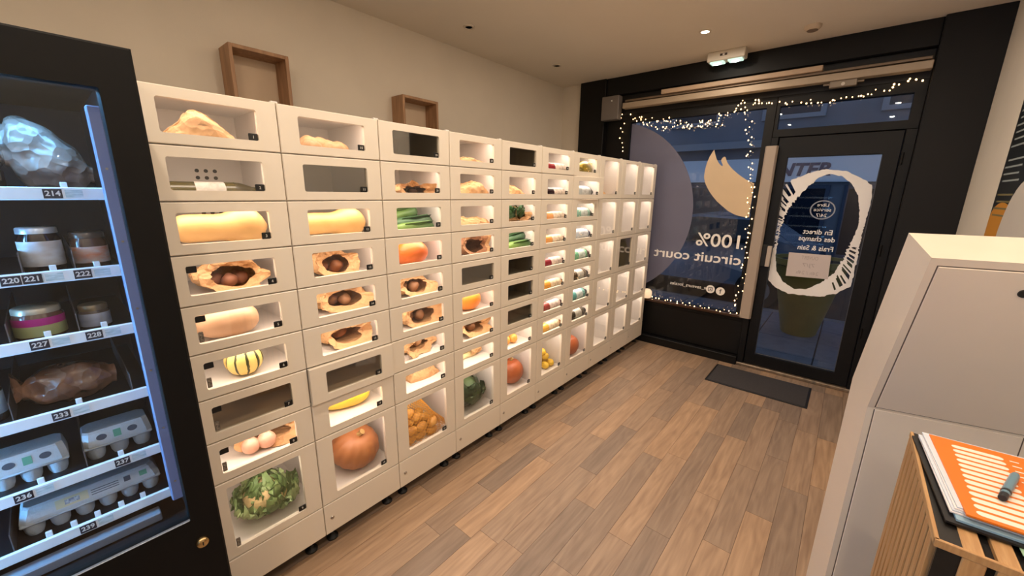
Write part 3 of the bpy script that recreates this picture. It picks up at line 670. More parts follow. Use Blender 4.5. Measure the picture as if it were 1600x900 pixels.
def pumpkin(c, r, x0, x1, py, label, m, ribs=10, depth=.06, flat=.8, d=.14, stem=True, cat='pumpkin', y=None, R=None, hmax=None):
    a, b, zf, h = span(c, r, x0, x1, py, d); R = R or (b-a)/2; cy = y if y is not None else (a+b)/2
    lo, hi = comp(c, r)[:2]; cy = max(cy, lo+R*1.03); flat = min(flat, (h-.014)/(2*R)); R = min(R, d-.03)
    t = thing('pumpkin', label+', '+where(c, r), cat, (-d, cy, zf))
    def fn(p):
        th = math.atan2(p.y, p.x); k = 1-depth*(1-abs(math.cos(th*ribs/2)))*math.sqrt(max(0, 1-p.z*p.z)); dz = -.16*math.exp(-((1-abs(p.z))/.10)) if p.z > 0 else .10*math.exp(-((1-abs(p.z))/.08))
        return Vector((p.x*k, p.y*k, p.z*(1+0)+dz*(1 if p.z > 0 else 1)))
    MB().sphere((0, 0, R*flat*.95), (R, R, R*flat), max(40, ribs*5), 22, fn).build('flesh', m, t, smooth='full')
    if stem:
        z = R*flat*1.72; MB().tube([(0, 0, z-.01), (.003, .002, z+R*.10), (.010, .008, min(z+R*.26, h-.006))], [R*.16, R*.10, R*.12], 8).build('stem', mat('corky_stem', (176, 140, 84), .8, bump=.3), t)
    return t
def leaf_mesh(mb, base, out, up, L, W, curl, seed, wav=.25):
    side = out.cross(up).normalized()
    def fn(u, v):
        s = v*2-1; w = W*(math.sin(PI*min(1, u*.92+.08))**.6)*(1+.16*math.sin(u*21+seed)+.12*math.sin(u*47+seed*2))
        p = base+out*(L*math.sin(u*curl)/max(curl, .01))+up*(L*(1-math.cos(u*curl))/max(curl, .01))
        p = p+side*(s*w)+up*(abs(s)**1.6*W*.35+wav*W*.55*math.sin(s*9+u*12+seed)*abs(s)*u+wav*W*.5*math.sin(s*5+u*31+seed*3)*abs(s)**2*u)
        return p
    mb.grid(fn, 16, 14)
def leafy(c, r, x0, x1, py, label, nm, cat, head, headrgb, leafs, d, nl, seed, Rk=.62, wav=.25):
    a, b, zf, h = span(c, r, x0, x1, py, d); R = (b-a)/2; cy = (a+b)/2; rnd = random.Random(seed)
    t = thing(nm, label+', '+where(c, r), cat, (-d, cy, zf))
    Rh = R*Rk; hz = Rh*.98
    MB().sphere((0, 0, hz), (Rh, Rh, Rh*.92), 32, 22, lambda p: p*(1+(.09*nz(p, 6, seed)+.05*nz(p, 14, seed) if head == 'curd' else .02*nz(p, 3, seed)))).build('head', mat(nm+'_head', headrgb, .6, var=.2, vscale=30, bump=.5, bscale=120), t, smooth='full')
    for i in range(nl):
        lay = i % 2; an = 2*PI*i/nl*(1.0 if nl < 30 else 2.0)+rnd.uniform(-.2, .2)+(.2 if lay else 0)
        dirv = Vector((math.cos(an), math.sin(an), 0)); el = rnd.uniform(.2, .6) if lay else rnd.uniform(.75, 1.15)
        out = (dirv*math.cos(el)+Vector((0, 0, 1))*math.sin(el)).normalized(); up = (-dirv*math.sin(el)+Vector((0, 0, 1))*math.cos(el)).normalized()
        L = R*rnd.uniform(.85, 1.05)*(1.0 if lay else 1.22); mb = MB()
        leaf_mesh(mb, dirv*Rh*.62+Vector((0, 0, Rh*.22 if lay else Rh*.32)), out, up, L, R*rnd.uniform(.30, .40), rnd.uniform(.5, 1.0) if lay else rnd.uniform(.9, 1.4), seed+i, wav)
        lo, hi = comp(c, r)[:2]
        mb.v = [(min(p[0], d-.026), min(max(p[1], lo-cy+.002), hi-cy-.002), max(p[2], .002)) for p in mb.v]
        mb.build('leaf', mat(nm+'_leaf_%d' % (i % 3), leafs[i % 3], .5, var=.3, vscale=18, bump=.25), t, smooth='full')
    return t
def grad_m(name, c0, c1, c2, p0, p1, p2):
    m = mat(name, c1, .45); nt = m.node_tree; b = nt.nodes['Principled BSDF']; tc = nt.nodes.new('ShaderNodeTexCoord'); sp = nt.nodes.new('ShaderNodeSeparateXYZ'); nt.links.new(tc.outputs['Object'], sp.inputs[0])
    mp = nt.nodes.new('ShaderNodeMapping'); mp.inputs['Scale'].default_value = (90, 3, 90); nt.links.new(tc.outputs['Object'], mp.inputs[0])
    n = nt.nodes.new('ShaderNodeTexNoise'); n.inputs['Scale'].default_value = 1; nt.links.new(mp.outputs[0], n.inputs['Vector'])
    ad = nt.nodes.new('ShaderNodeMath'); ad.operation = 'MULTIPLY_ADD'; ad.inputs[1].default_value = .06; nt.links.new(n.outputs['Fac'], ad.inputs[0]); nt.links.new(sp.outputs['Y'], ad.inputs[2])
    mr = nt.nodes.new('ShaderNodeMapRange'); mr.inputs[1].default_value = -.2; mr.inputs[2].default_value = .2; nt.links.new(ad.outputs[0], mr.inputs[0])
    r = nt.nodes.new('ShaderNodeValToRGB'); e = r.color_ramp.elements; e[0].position = p0; e[0].color = (*lin(c0), 1); e[1].position = p2; e[1].color = (*lin(c2), 1); x = e.new(p1); x.color = (*lin(c1), 1)
    nt.links.new(mr.outputs[0], r.inputs[0]); nt.links.new(r.outputs[0], b.inputs['Base Color']); return m
def leek(c, r, y0, y1, xs, z0, z1, rad, m, label, leaf=True, nm='leek', group=None):
    lo, hi, zf, h = comp(c, r); L = y1-y0; t = thing(nm, label+', '+where(c, r), 'leek', (xs, (y0+y1)/2, zf), 0, group)
    K = 14
    path = [(0, -L/2+L*i/K, rad+(z0+(z1-z0)*i/K)) for i in range(K+1)]; rr = [rad*(1.0+.16*math.sin(i*1.1)) for i in range(K+1)]; rr[0] = rad*.75
    MB().tube(path, rr, 14).build('stalk', m, t, smooth='full')
    if leaf:
        for q in range(3):
            f = MB(); f.grid(lambda u, v: (min((v-.5)*rad*1.8*(1-.3*u)+.01*(q-1)*u, -xs-.03), -L/2+L*(.45+.54*u), rad*1.7+z0+(z1-z0)*(.45+.54*u)+.01*(q-1)*u+rad*.35*(2*v-1)**2), 8, 4); f.build('leaf_blade', m, t, smooth='full')
    for k in range(5): pass
    return t
def bottle(c, r, ya, yb, body, label_rgb, cap, label, R=.036, d=.10, lf=(.24, .74)):
    lo, hi, zf, h = comp(c, r); L = yb-ya
    t = thing('bottle', label+', '+where(c, r), 'bottle', (-d, (ya+yb)/2, zf), 0, 'bottles lying in the lockers')
    ly = lambda p: Vector((p.x, p.z, p.y+R)); a = -L/2
    MB().lathe([(0, a), (R*.9, a), (R, a+.006), (R, a+L*.74), (R*.94, a+L*.80), (R*.5, a+L*.90), (R*.40, a+L*.97), (0, a+L*.97)], 24, ly).build('glass', mat('bottle_%s' % '_'.join(map(str, body)), body, .15, var=.15, coat=.5), t, smooth=True)
    MB().lathe([(R*1.012, a+L*lf[0]), (R*1.015, a+L*lf[0]+.002), (R*1.015, a+L*lf[1]-.002), (R*1.012, a+L*lf[1])], 24, ly).build('paper_label', mat('label_%s' % '_'.join(map(str, label_rgb)), label_rgb, .6, rgb2=tuple(int(v*.80) for v in label_rgb), vscale=45), t, smooth=True)
    MB().lathe([(R*.44, a+L*.90), (R*.46, a+L), (0, a+L)], 16, ly).build('cap', mat('cap_%s' % '_'.join(map(str, cap)), cap, .35), t, smooth=True)
    MB().lathe([(R*1.013, a+L*.745), (R*.955, a+L*.80), (R*.52, a+L*.90)], 24, ly).build('neck_foil', mat('cap_%s' % '_'.join(map(str, cap)), cap, .35), t, smooth=True)
    return t

# column 1
shut_bag(1, 1, 240, 372, 195, 'closed kraft bag peaked like a tent', [.015, .05, .075, .105, .125, .115, .085, .06, .035, .01], d=.13, dx=.16, seed=2)
bottle(1, 2, B0+.01, B0+.39, (70, 62, 22), (216, 208, 198), (60, 52, 24), 'dark olive oil bottle with white label', R=.030, d=.20, lf=(.42, .66))
squash(1, 3, 262, 417, 355, 'long tan butternut squash with bulb at right', (226, 182, 116), (214, 168, 102), BUTTER, .070, d=.12, nm='butternut_squash')
open_bag(1, 4, 298, 412, 432, 'open kraft bag of pinkish sweet potatoes', H=.13, d=.15, seed=3, fill=('sweet_potato', 'pinkish sweet potato', (150, 100, 78), .027, 3, 'sweet potato'))
squash(1, 5, 300, 406, 505, 'pale pinkish oval squash', (204, 164, 130), (188, 146, 112), OVAL, .062, d=.12, nm='pale_squash')
pumpkin(1, 6, 350, 412, 568, 'small yellow squash with dark green stripes', striped_m(), ribs=10, depth=.10, flat=.95, d=.13, cat='squash')
open_bag(1, 8, 352, 470, 688, 'open kraft bag under two pale bulbs', H=.10, d=.20, dx=.20, seed=8, tilt=.2)
for px, k, sz in ((391, 'left', .033), (417, 'right', .035)):
    p = at(px, 688, 0, -.10); lo, hi, zf, h = comp(1, 8)
    t = thing('onion', 'pale pink bulb, %s one of the pair at eighth door of first locker column' % k, 'onion', (-.105 if k == 'left' else -.10, p.y, zf+.004), 0, 'pale bulbs on the kraft bag')
    MB().sphere((0, 0, sz), sz, 24, 16, lambda q: Vector((q.x, q.y, q.z*(1.0+.12*max(0, q.z)**6)))*(1+.02*math.cos(9*math.atan2(q.y, q.x)))).build('bulb', mat('pale_pink_skin', (226, 178, 154), .4, rgb2=(206, 152, 128), vscale=20), t, smooth='full')
    MB().tube([(0, 0, sz*1.95), (.004, 0, sz*2.2), (.010, .003, sz*2.36)], [.006, .004, .002], 6).build('neck', mat('dry_neck', (170, 130, 84), .8), t)
leafy(1, 9, 360, 466, 785, 'cauliflower wrapped in ragged green leaves', 'cauliflower', 'cauliflower', 'curd', (226, 196, 142), [(126, 154, 92), (160, 182, 124), (98, 128, 70)], .17, 34, 5, Rk=.66, wav=.7)
# column 2
lo, hi, zf, h = comp(2, 1)
for i, (px0, px1, rad) in enumerate(((466, 512, .043), (492, 541, .038), (470, 500, .029), (502, 536, .028))):
    a, b, _, _ = span(2, 1, px0, px1, 224, .15-.07*(i > 1)); L = b-a
    t = MB().lathe([(max(.001, rad*k), -L/2+L*j/9) for j, k in enumerate((.2, .7, .95, 1, .9, .85, .95, .9, .75, .5))], 16, lambda p: Vector((p.y, p.z, p.x+rad))+Vector((0, 0, .003*nz(p, 40, i)))).build('root_vegetable', mat('pale_root_skin', (206, 160, 116), .65, rgb2=(180, 134, 92), vscale=30, bump=.2), None, (-.15+.08*(i > 1), (a+b)/2, zf+.001), smooth='full')
    tag(t, ('large pale knobbly root at back left', 'large pale knobbly root at back right', 'small pale root in front left', 'small pale root in front right')[i]+', first door of second locker column', 'root vegetable', 'pale roots behind the first door of the second column')
squash(2, 3, 458, 570, 347, 'tan butternut squash with bulb at right', (226, 182, 114), (214, 168, 100), BUTTER, .066, d=.13, nm='butternut_squash')
ON = ('onion', 'brown onion', (150, 92, 54), .026, 2, 'onion'); PO = ('potato', 'pale brown potato', (150, 106, 72), .028, 2, 'potato')
open_bag(2, 4, 480, 552, 412, 'open crumpled kraft bag of brown onions', H=.125, d=.16, seed=11, fill=ON)
open_bag(2, 5, 484, 575, 472, 'open kraft bag with a gaping dark mouth', H=.125, d=.17, seed=12, fill=PO)
open_bag(2, 6, 496, 574, 532, 'open kraft bag with one round onion showing', H=.105, d=.17, seed=15, fill=('onion', 'brown onion', (196, 138, 92), .034, 1, 'onion'))
squash(2, 8, 500, 576, 628, 'bright yellow elongated squash', (240, 196, 62), (228, 180, 48), OVAL, .056, d=.17, nm='yellow_squash', rz=-.22)
pk_ = pumpkin(2, 9, 510, 584, 708, 'large brown-orange ribbed pumpkin', mat('brown_pumpkin_skin', (182, 116, 66), .45, rgb2=(160, 98, 54), vscale=8, bump=.08), ribs=14, depth=.07, flat=.82, d=.18)
pk_.rotation_euler = (-.12, .42, 0); pk_.location.z += .022; pk_.location.x -= .02
# column 3
open_bag(3, 2, 606, 672, 293, 'open kraft bag with dark contents', H=.08, d=.15, seed=21, fill=('dark_root', 'dark brown root', (70, 46, 32), .022, 2, 'root vegetable'))
ML = grad_m('leek_green', (238, 238, 196), (132, 166, 80), (66, 102, 58), .0, .42, .95)
ML2 = grad_m('leek_dark', (92, 132, 74), (72, 108, 70), (56, 84, 58), .0, .5, .95)
lo, hi, zf, h = comp(3, 3)
leek(3, 3, lo+.01, lo+.33, -.085, 0, .0, .024, ML, 'pale front leek lying along the door bottom', group='leeks'); leek(3, 3, lo+.02, lo+.36, -.14, .012, .022, .027, ML2, 'dark green leek in the middle', group='leeks'); leek(3, 3, lo+.01, lo+.31, -.20, .03, .075, .026, ML, 'rear leek leaning upwards', group='leeks')
M_or = mat('orange_pumpkin_skin', (232, 118, 36), .35, rgb2=(220, 100, 26), vscale=10, bump=.04)
pumpkin(3, 4, 612, 664, 398, 'round bright orange squash', M_or, ribs=8, depth=.025, flat=.88, d=.13, stem=False)
open_bag(3, 5, 612, 669, 448, 'open kraft bag of pale potatoes', H=.12, d=.16, seed=31, fill=PO)
open_bag(3, 6, 618, 686, 497, 'wide open kraft bag with pale potato inside', H=.125, d=.15, seed=33, fill=PO)
open_bag(3, 7, 616, 674, 543, 'low open kraft bag of mushrooms', H=.075, d=.20, seed=36, fill=('mushroom', 'pale brown mushroom', (196, 150, 110), .026, 2, 'mushroom'), tilt=-.3)
shut_bag(3, 8, 632, 686, 588, 'crumpled thin kraft bag', [.02, .055, .07, .06, .075, .05, .06, .02], d=.19, dx=.12, seed=38)
# net of potatoes
a, b, zf, h = span(3, 9, 628, 700, 655, .15); lo = comp(3, 9)[0]; a = lo+.008; W = b-a
M_pot = mat('yellow_potato_skin', (204, 150, 74), .55, rgb2=(188, 130, 58), vscale=30, bump=.1)
pm = [MB().sphere((0, 0, 0), (.030, .040, .028), 12, 8, lambda p: p*(1+.08*nz(p, 1.4, s))).mesh('potato', M_pot, 'full') for s in range(4)]
rnd = random.Random(77)
for layer, (nx, ny, zz) in enumerate(((3, 4, .030), (3, 4, .078), (2, 3, .126), (2, 2, .172), (1, 2, .216))):
    for i in range(nx):
        for j in range(ny):
            o = link('potato', pm[rnd.randrange(4)], None, (-.15+(i-(nx-1)/2)*.066+rnd.uniform(-.006, .006), a+.04+j*(.073 if layer < 3 else .078)+rnd.uniform(-.006, .006)+.012*(layer % 2), zf+zz))
            o.rotation_euler = (rnd.uniform(-.3, .3), rnd.uniform(-.3, .3), rnd.uniform(-.6, .6)); tag(o, 'yellow potato packed in the net sack at ninth door of third locker column', 'potato', 'potatoes in the yellow net')
nt_ = MB()
def sack(u, v):
    th = 2*PI*v; k = 1-.62*u**1.5; y = a+W*.47+W*.50*math.cos(th)*k-W*.10*u; x = -.15+.118*math.sin(th)*k; return Vector((x, max(y, comp(3, 9)[0]+.002), zf+.004+.25*u))
for i in range(34):
    for s in (1, -1): nt_.tube([sack(q/12, (i/34+s*q/12*.35) % 1) for q in range(13)], .0009, 4)
tip = Vector((-.075, min(a+W+.035, comp(3, 9)[1]-.012), zf+.012))
for i in range(18):
    p0 = sack(.15+.8*i/17, .08) if i % 2 else sack(.15+.8*i/17, .16); p1 = tip+Vector((.0, -.012*(i/17), .05*i/17))
    mid = (p0+p1)/2+Vector((.006*math.sin(i*2.1), 0, -.012)); nt_.tube([p0, mid, p1], .0012, 4)
for q in (.25, .5, .75, .92): nt_.tube([((sack(.15+.8*i/17, .08) if i % 2 else sack(.15+.8*i/17, .16))*(1-q)+(tip+Vector((0, -.012*(i/17), .05*i/17)))*q)+Vector((0, 0, -.02*q*(1-q))) for i in range(18)], .0010, 4)
t = stuff(nt_.build('net_sack', mat('orange_yellow_net', (222, 156, 40), .5), None)); tag(t, 'orange-yellow net sack around potatoes, ninth door in third locker column', 'net sack')
# column 4
shut_bag(4, 1, 706, 758, 247, 'low closed kraft bag shaped like a loaf', [.02, .05, .06, .062, .058, .05, .035, .02], d=.14, dx=.14, seed=41)
shut_bag(4, 2, 706, 768, 293, 'closed kraft bag with a steep side fold', [.03, .07, .085, .095, .10, .095, .07, .01], d=.14, dx=.14, seed=42)
shut_bag(4, 3, 706, 764, 343, 'crinkled kraft bag lying flat', [.03, .065, .07, .06, .058, .05, .055, .03], d=.14, dx=.14, seed=47)
open_bag(4, 4, 708, 764, 386, 'dark brown kraft bag standing open', H=.13, d=.15, seed=44, m=M_kraft2)
pumpkin(4, 6, 712, 745, 474, 'round yellow-orange squash', mat('amber_squash_skin', (240, 150, 48), .35, rgb2=(230, 134, 36), vscale=10), ribs=8, depth=.03, flat=.95, d=.14, stem=False)
open_bag(4, 7, 710, 755, 517, 'open kraft bag of tan roots', H=.10, d=.16, seed=46, fill=PO)
MP = grad_m('white_stalk', (244, 236, 200), (236, 222, 170), (206, 178, 120), .0, .6, 1.0)
lo, hi, zf, h = comp(4, 8)
for i in range(4): leek(4, 8, lo+.012, lo+.31+.01*i, -.16-.035*i, .0, .014*(i % 2), .017, MP, '%s pale cream stalk of the bundle' % ORD[i+1], leaf=False, nm='pale_stalk', group='pale stalks in a bundle')
p_ = thing('paper_wrap', 'crinkled brown paper wrap around the pale stalks, '+where(4, 8), 'paper wrap', (-.21, lo+.29, zf))
MB().grid(lambda u, v: (.085*math.cos(2*PI*v)*(1+.12*nz((u, v*5, 0), 3)), -.035+.09*u, max(.002, .042+.042*math.sin(2*PI*v)*(1+.15*nz((u*3, v*6, 1), 2))+.012*u*math.sin(7*v))), 6, 26).build('wrap', M_kraft, p_)
leafy(4, 9, 700, 752, 622, 'dark green cabbage with loose outer leaves', 'cabbage', 'cabbage', 'round', (70, 94, 54), [(46, 72, 44), (58, 84, 50), (38, 60, 40)], .17, 14, 9, Rk=.7)
# column 5
shut_bag(5, 2, 786, 817, 297, 'small pointed kraft bag', [.05, .09, .085, .07, .05, .03, .01], d=.15, dx=.13, seed=51)
open_bag(5, 3, 788, 834, 334, 'open kraft bag of dark spinach', H=.13, d=.16, seed=52)
lo, hi, zf, h = comp(5, 3); rnd = random.Random(5)
for i in range(16):
    mb = MB(); an = rnd.uniform(-1.2, 1.2); dv = Vector((math.cos(an), math.sin(an), 0)); el = rnd.uniform(.2, 1.2)
    base = Vector((-.15+rnd.uniform(0, .06), lo+.24+rnd.uniform(-.08, .06), zf+rnd.uniform(.03, .07)))
    leaf_mesh(mb, base, (dv*math.cos(el)+Vector((0, 0, math.sin(el)))).normalized(), (-dv*math.sin(el)+Vector((0, 0, math.cos(el)))).normalized(), .075, .028, 1.0, i)
    mb.v = [(min(p[0], -.026), min(max(p[1], lo+.003), hi-.003), min(max(p[2], zf+.004), zf+h-.01)) for p in mb.v]
    tag(mb.build('spinach_leaf', mat('spinach_green', (48, 84, 40), .45, var=.35, vscale=20), None, smooth='full'), 'dark green spinach leaf in the bag at third door of fifth locker column', 'spinach leaf', 'spinach leaves')
lo, hi, zf, h = comp(5, 4)
leek(5, 4, lo+.04, hi-.01, -.09, 0, .0, .026, ML, 'pale front leek lying along the door bottom', group='leeks'); leek(5, 4, lo+.05, hi-.006, -.15, .02, .05, .028, ML2, 'dark green rear leek leaning upwards', group='leeks')
a, b, zf, h = span(5, 8, 786, 820, 525, .14); lo = comp(5, 8)[0]
for i, (yy, xx) in enumerate(((lo+.11, -.11), (lo+.18, -.12), (lo+.25, -.11))):
    t = thing('onion', '%s yellow onion, eighth door of fifth locker column' % ('left', 'middle', 'right')[i], 'onion', (xx, yy, zf), 0, 'yellow onions behind the eighth door')
    MB().sphere((0, 0, .034), .034, 20, 14, lambda q: q*(1+.015*math.cos(8*math.atan2(q.y, q.x)))).build('bulb', mat('yellow_onion_skin', (232, 170, 84), .4, rgb2=(214, 148, 64), vscale=18), t, smooth='full')
    MB().tube([(0, 0, .066), (.003, 0, .076), (.006, 0, .084)], [.006, .004, .002], 6).build('neck', mat('dry_neck', (170, 130, 84)), t)
pumpkin(5, 9, 784, 810, 594, 'red-orange squash at the left of the compartment', mat('rust_squash_skin', (178, 92, 46), .4, rgb2=(160, 78, 38), vscale=9), ribs=9, depth=.05, flat=1.0, d=.16)
# column 6 and 7 bottles
six = [((140, 36, 44), (232, 214, 200), (40, 24, 24), 'red juice'), ((46, 26, 28), (226, 208, 194), (36, 22, 22), 'near-black juice'), ((226, 158, 96), (234, 214, 192), (96, 52, 34), 'apricot juice'), ((228, 158, 76), (236, 216, 190), (90, 54, 34), 'orange juice'), ((138, 36, 48), (230, 210, 198), (44, 26, 26), 'dark red juice'), ((232, 166, 62), (238, 216, 182), (96, 60, 30), 'yellow juice'), ((150, 66, 62), (232, 212, 200), (50, 30, 30), 'dusty red juice'), ((236, 180, 76), (240, 218, 184), (110, 66, 30), 'pale yellow juice')]
for i, (bdy, lb, cp, nm) in enumerate(six):
    lo, hi, zf, h = comp(6, i+1); bottle(6, i+1, lo+.105, hi-.004, bdy, lb, cp, 'bottle of %s with cream label' % nm, R=.038, d=.066, lf=(.30, .80))
sev = [None, ((196, 204, 208), (232, 236, 238), (30, 28, 30), 'clear bottle with white label and black cap'), ((150, 196, 180), (226, 236, 232), (40, 60, 52), 'mint green bottle'), ((206, 212, 222), (230, 234, 240), (40, 54, 96), 'white bottle with navy cap'), ((120, 186, 150), (220, 234, 226), (80, 40, 40), 'green bottle'), ((84, 66, 44), (206, 200, 188), (50, 36, 26), 'brown bottle with pale label'), ((96, 160, 156), (216, 228, 228), (34, 56, 58), 'teal bottle'), ((60, 50, 36), (196, 192, 180), (40, 32, 24), 'dark brown bottle')]
lo, hi, zf, h = comp(7, 1)
t = thing('pouch', 'yellow-green clear pouch of dried food, '+where(7, 1), 'pouch', (-.08, lo+.27, zf))
MB().sphere((0, 0, .06), (.045, .11, .058), 24, 16, lambda p: p*(1+.10*nz(p, 2.2, 4))).build('bag', mat('yellow_green_food', (176, 150, 54), .3, rgb2=(112, 100, 34), vscale=40, coat=.6), t, smooth='full')
MB().box(.0, .003, .09, .118, .02, .11).build('sealed_edge', mat('clear_seal', (224, 214, 160), .2), t)
for i in range(1, 8):
    bdy, lb, cp, nm = sev[i]; lo, hi, zf, h = comp(7, i+1); bottle(7, i+1, lo+.10, hi-.004, bdy, lb, cp, nm, R=.048, d=.076, lf=(.26, .62))
lo, hi, zf, h = comp(6, 9); rnd = random.Random(9); ly0 = at(852, 570, 0, -.11).y-lo-.07; M_lem = mat('lemon_skin', (236, 196, 60), .4, rgb2=(226, 182, 44), vscale=25, bump=.15, bscale=200)
for i, (x, y, z) in enumerate(((-.10, .05, 0), (-.10, .125, 0), (-.17, .06, 0), (-.17, .135, 0), (-.13, .09, .056), (-.135, .05, .108), (-.24, .07, 0), (-.20, .10, .056))):
    o = MB().sphere((0, 0, 0), (.030, .037, .030), 18, 12, lambda p: Vector((p.x, p.y+.12*(1 if p.y > 0 else -1)*abs(p.y)**8, p.z))).build('lemon', M_lem, None, (x, min(lo+y+ly0, hi-.04), zf+.031+z), smooth='full')
    o.rotation_euler.z = rnd.uniform(0, 3); tag(o, 'yellow lemon in the pile at ninth door of sixth locker column', 'lemon', 'pile of lemons')
pumpkin(7, 9, 872, 903, 546, 'small red-orange squash', MATS['rust_squash_skin'], ribs=9, depth=.05, flat=.95, d=.13)
shut_bag(8, 1, 918, 946, 292, 'small kraft bag leaning at the left', [.06, .10, .09, .05, .02], d=.16, dx=.12, seed=81)
for c, dd in ((8, .2), (9, .22), (10, .2)):
    lo, hi, zf, h = comp(c, 5)
    t = thing('dried_bunch', 'thin bunch of dried stems, '+where(c, 5), 'dried stems', (-.24, lo+.09, zf)); rnd = random.Random(c)
    for i in range(7):
        q = rnd.uniform(-.03, .05); MB().tube([(0, 0, .001), (rnd.uniform(-.02, .02), q*.5, .11), (rnd.uniform(-.03, .03), q, .20+rnd.uniform(0, .05))], [.003, .0025, .0015], 5).build('stem', mat('dry_stem_green', (150, 138, 90), .8), t)

# ------------------------------------------------------------------ vending machines
M_rail = mat('price_rail_plastic', (236, 244, 250), .3, var=.06, vscale=30)
M_tag = mat('navy_number_tag', (24, 26, 44), .4)
M_tray = mat('tray_metal', (40, 38, 40), .5, .2)
SH = [1.624, 1.425, 1.262, 1.068, .882, .726]
TAGS = [[(85, 313, '214')], [(20, 450, '220'), (53, 444, '221'), (132, 437, '222')], [(64, 545, '227'), (149, 529, '228')], [(98, 656, '233')], [(40, 785, '236'), (193, 727, '237')], [(140, 831, '239')]]
DIV = [[-.052], [-.052, .034], [-.10, .014], [-.13, .085], [-.035], [-.19]]
MACH = (.28, .203, 0)
TABS = [[(102, 300)], [(83, 420), (152, 415)], [(74, 520), (162, 503)], [(124, 628)], [(66, 758), (189, 708)], [(77, 835), (117, 822), (154, 807), (191, 792), (225, 780)]]
def machine(label, loc, rz, tags, e=1.0):
    M_vl = mat('cool_led_strip_%d' % int(e*100), (200, 215, 255), .5, emit=(.20, .55, 1.0), es=VEND_E*e); M_vt = mat('cool_top_light_%d' % int(e*100), (200, 215, 255), .5, emit=(.20, .55, 1.0), es=VEND_E*.2*e)
    t = thing('vending_machine', label, 'vending machine', loc, rz, 'glass-fronted vending machines'); W = .92; H = 1.972
    bd = MB(); bd.box(-.73, -.70, -W, 0, .03, H); bd.box(-.70, -.062, -.055, 0, .03, H); bd.box(-.70, -.062, -W, -.74, .03, H); bd.box(-.70, -.062, -.74, -.055, .03, .66); bd.box(-.70, -.062, -.74, -.055, 1.90, H)
    bd.build('cabinet', M_vblack, t)
    ln = MB(); ln.box(-.70, -.69, -.74, -.055, .66, 1.90); ln.box(-.69, -.064, -.060, -.055, .66, 1.90); ln.box(-.69, -.064, -.74, -.735, .66, 1.90); ln.build('liner', M_vdark, t)
    dr = MB(); ring(dr, fx, (-W, 0, .03, H), (-.72, -.069, .694, 1.876), .004, -.06, 0, .005); dr = dr.build('door_frame', M_vblack, t)
    MB().box(-.022, -.016, -.722, -.067, .692, 1.878).build('glass_pane', M_vglass, dr)
    MB().bbox(-.012, -.002, -.72, -.069, .686, .695, .001).build('sill_trim', mat('grey_trim', (150, 154, 160), .35, .5), dr)
    MB().lathe([(0, .012), (.012, .012), (.016, .008), (.017, 0)], 20, lambda p: Vector((p.z, p.x-.054, p.y+.607))).build('door_lock', M_brass, dr, smooth=True)
    MB().box(.0115, .0125, -.0555, -.0525, .601, .613).build('keyhole', M_rubber, dr)
    MB().bbox(-.10, -.072, -.092, -.066, .735, 1.845, .003).build('light_strip', mat('cool_strip_plastic', (96, 104, 132), .5, emit=(.26, .36, .85), es=.16), t)
    MB().box(-.11, -.064, -.735, -.724, .72, 1.85).build('light_strip', M_vl, t)
    MB().box(-.16, -.07, -.70, -.09, 1.8955, 1.899).build('top_light', M_vt, t)
    MB().bbox(-.14, -.10, -.66, -.12, .672, .700, .003).build('delivery_flap', mat('flap_grey', (120, 124, 132), .4), t)
    for i in range(6): MB().cyl((-.071, -.078, .80+.18*i), (-.0705, -.078, .80+.18*i), .003, n=8).build('screw', M_steel, t)
    for i, z in enumerate(SH):
        tr = MB(); tr.box(-.66, -.128, -.73, -.062, z+.006, z+.011).build('tray', M_tray, t) if False else None
        tr = MB().box(-.66, -.128, -.73, -.075, z+.006, z+.011).build('tray', M_tray, t)
        MB().bbox(-.128, -.118, -.73, -.082, z, z+.030, .002).build('price_rail', M_rail, tr)
        MB().bbox(-.132, -.112, -.084, -.072, z-.004, z+.036, .002).build('rail_end', M_rail, tr)
        MB().bbox(-.145, -.138, -.082, -.075, z+.03, z+.085, .001).build('side_guide', mat('guide_plastic', (150, 168, 205), .4), tr)
        for y in DIV[i]: MB().box(-.60, -.135, y-.203-.001, y-.203+.001, z+.011, z+.075).build('divider', mat('divider_metal', (110, 104, 104), .4, .4), tr)
        if tags:
            for px, py in TABS[i]:
                y = at(px, py, 0, .15).y-.203; MB().bbox(-.138, -.130, y-.006, y+.006, z+.011, z+.042, .001).build('stop_tab', M_rail, tr)
            for px, py, n in TAGS[i]:
                p = at(px, py, 0, .163); y = p.y-.203
                MB().box(-.1178, -.1170, y-.0155, y+.0155, z+.004, z+.026).build('number_tag', M_tag, tr)
                text_obj('tag_number', n, .017, M_print, tr, (-.1166, y, z+.015), 'x', bold=.0004)
                MB().box(-.1178, -.1174, y+.020, y+.050, z+.006, z+.024).build('price_label', mat('price_print', (214, 230, 238), .5, rgb2=(170, 196, 206), vscale=260, stretch=(1, .2, 1)), tr)
    for sx in (-.68, -.08):
        for sy in (-W+.06, -.06): MB().cyl((sx, sy, 0), (sx, sy, .032), .022, n=12).build('foot', M_rubber, t)
    return t
machine('tall black vending machine with blue-lit glass front at the left edge', MACH, 0, True)
machine('second black glass-fronted vending machine behind the viewer, mirrored in the door', (.56, -1.0, 0), PI/2, False, .12)
def vz(i): return SH[i]+.0115
def plastic(name, rgb, rgb2, bs=28):
    m = mat(name, rgb, .22, rgb2=rgb2, vscale=14, coat=.9); crumple(m, 30, 1.0, .012); return m
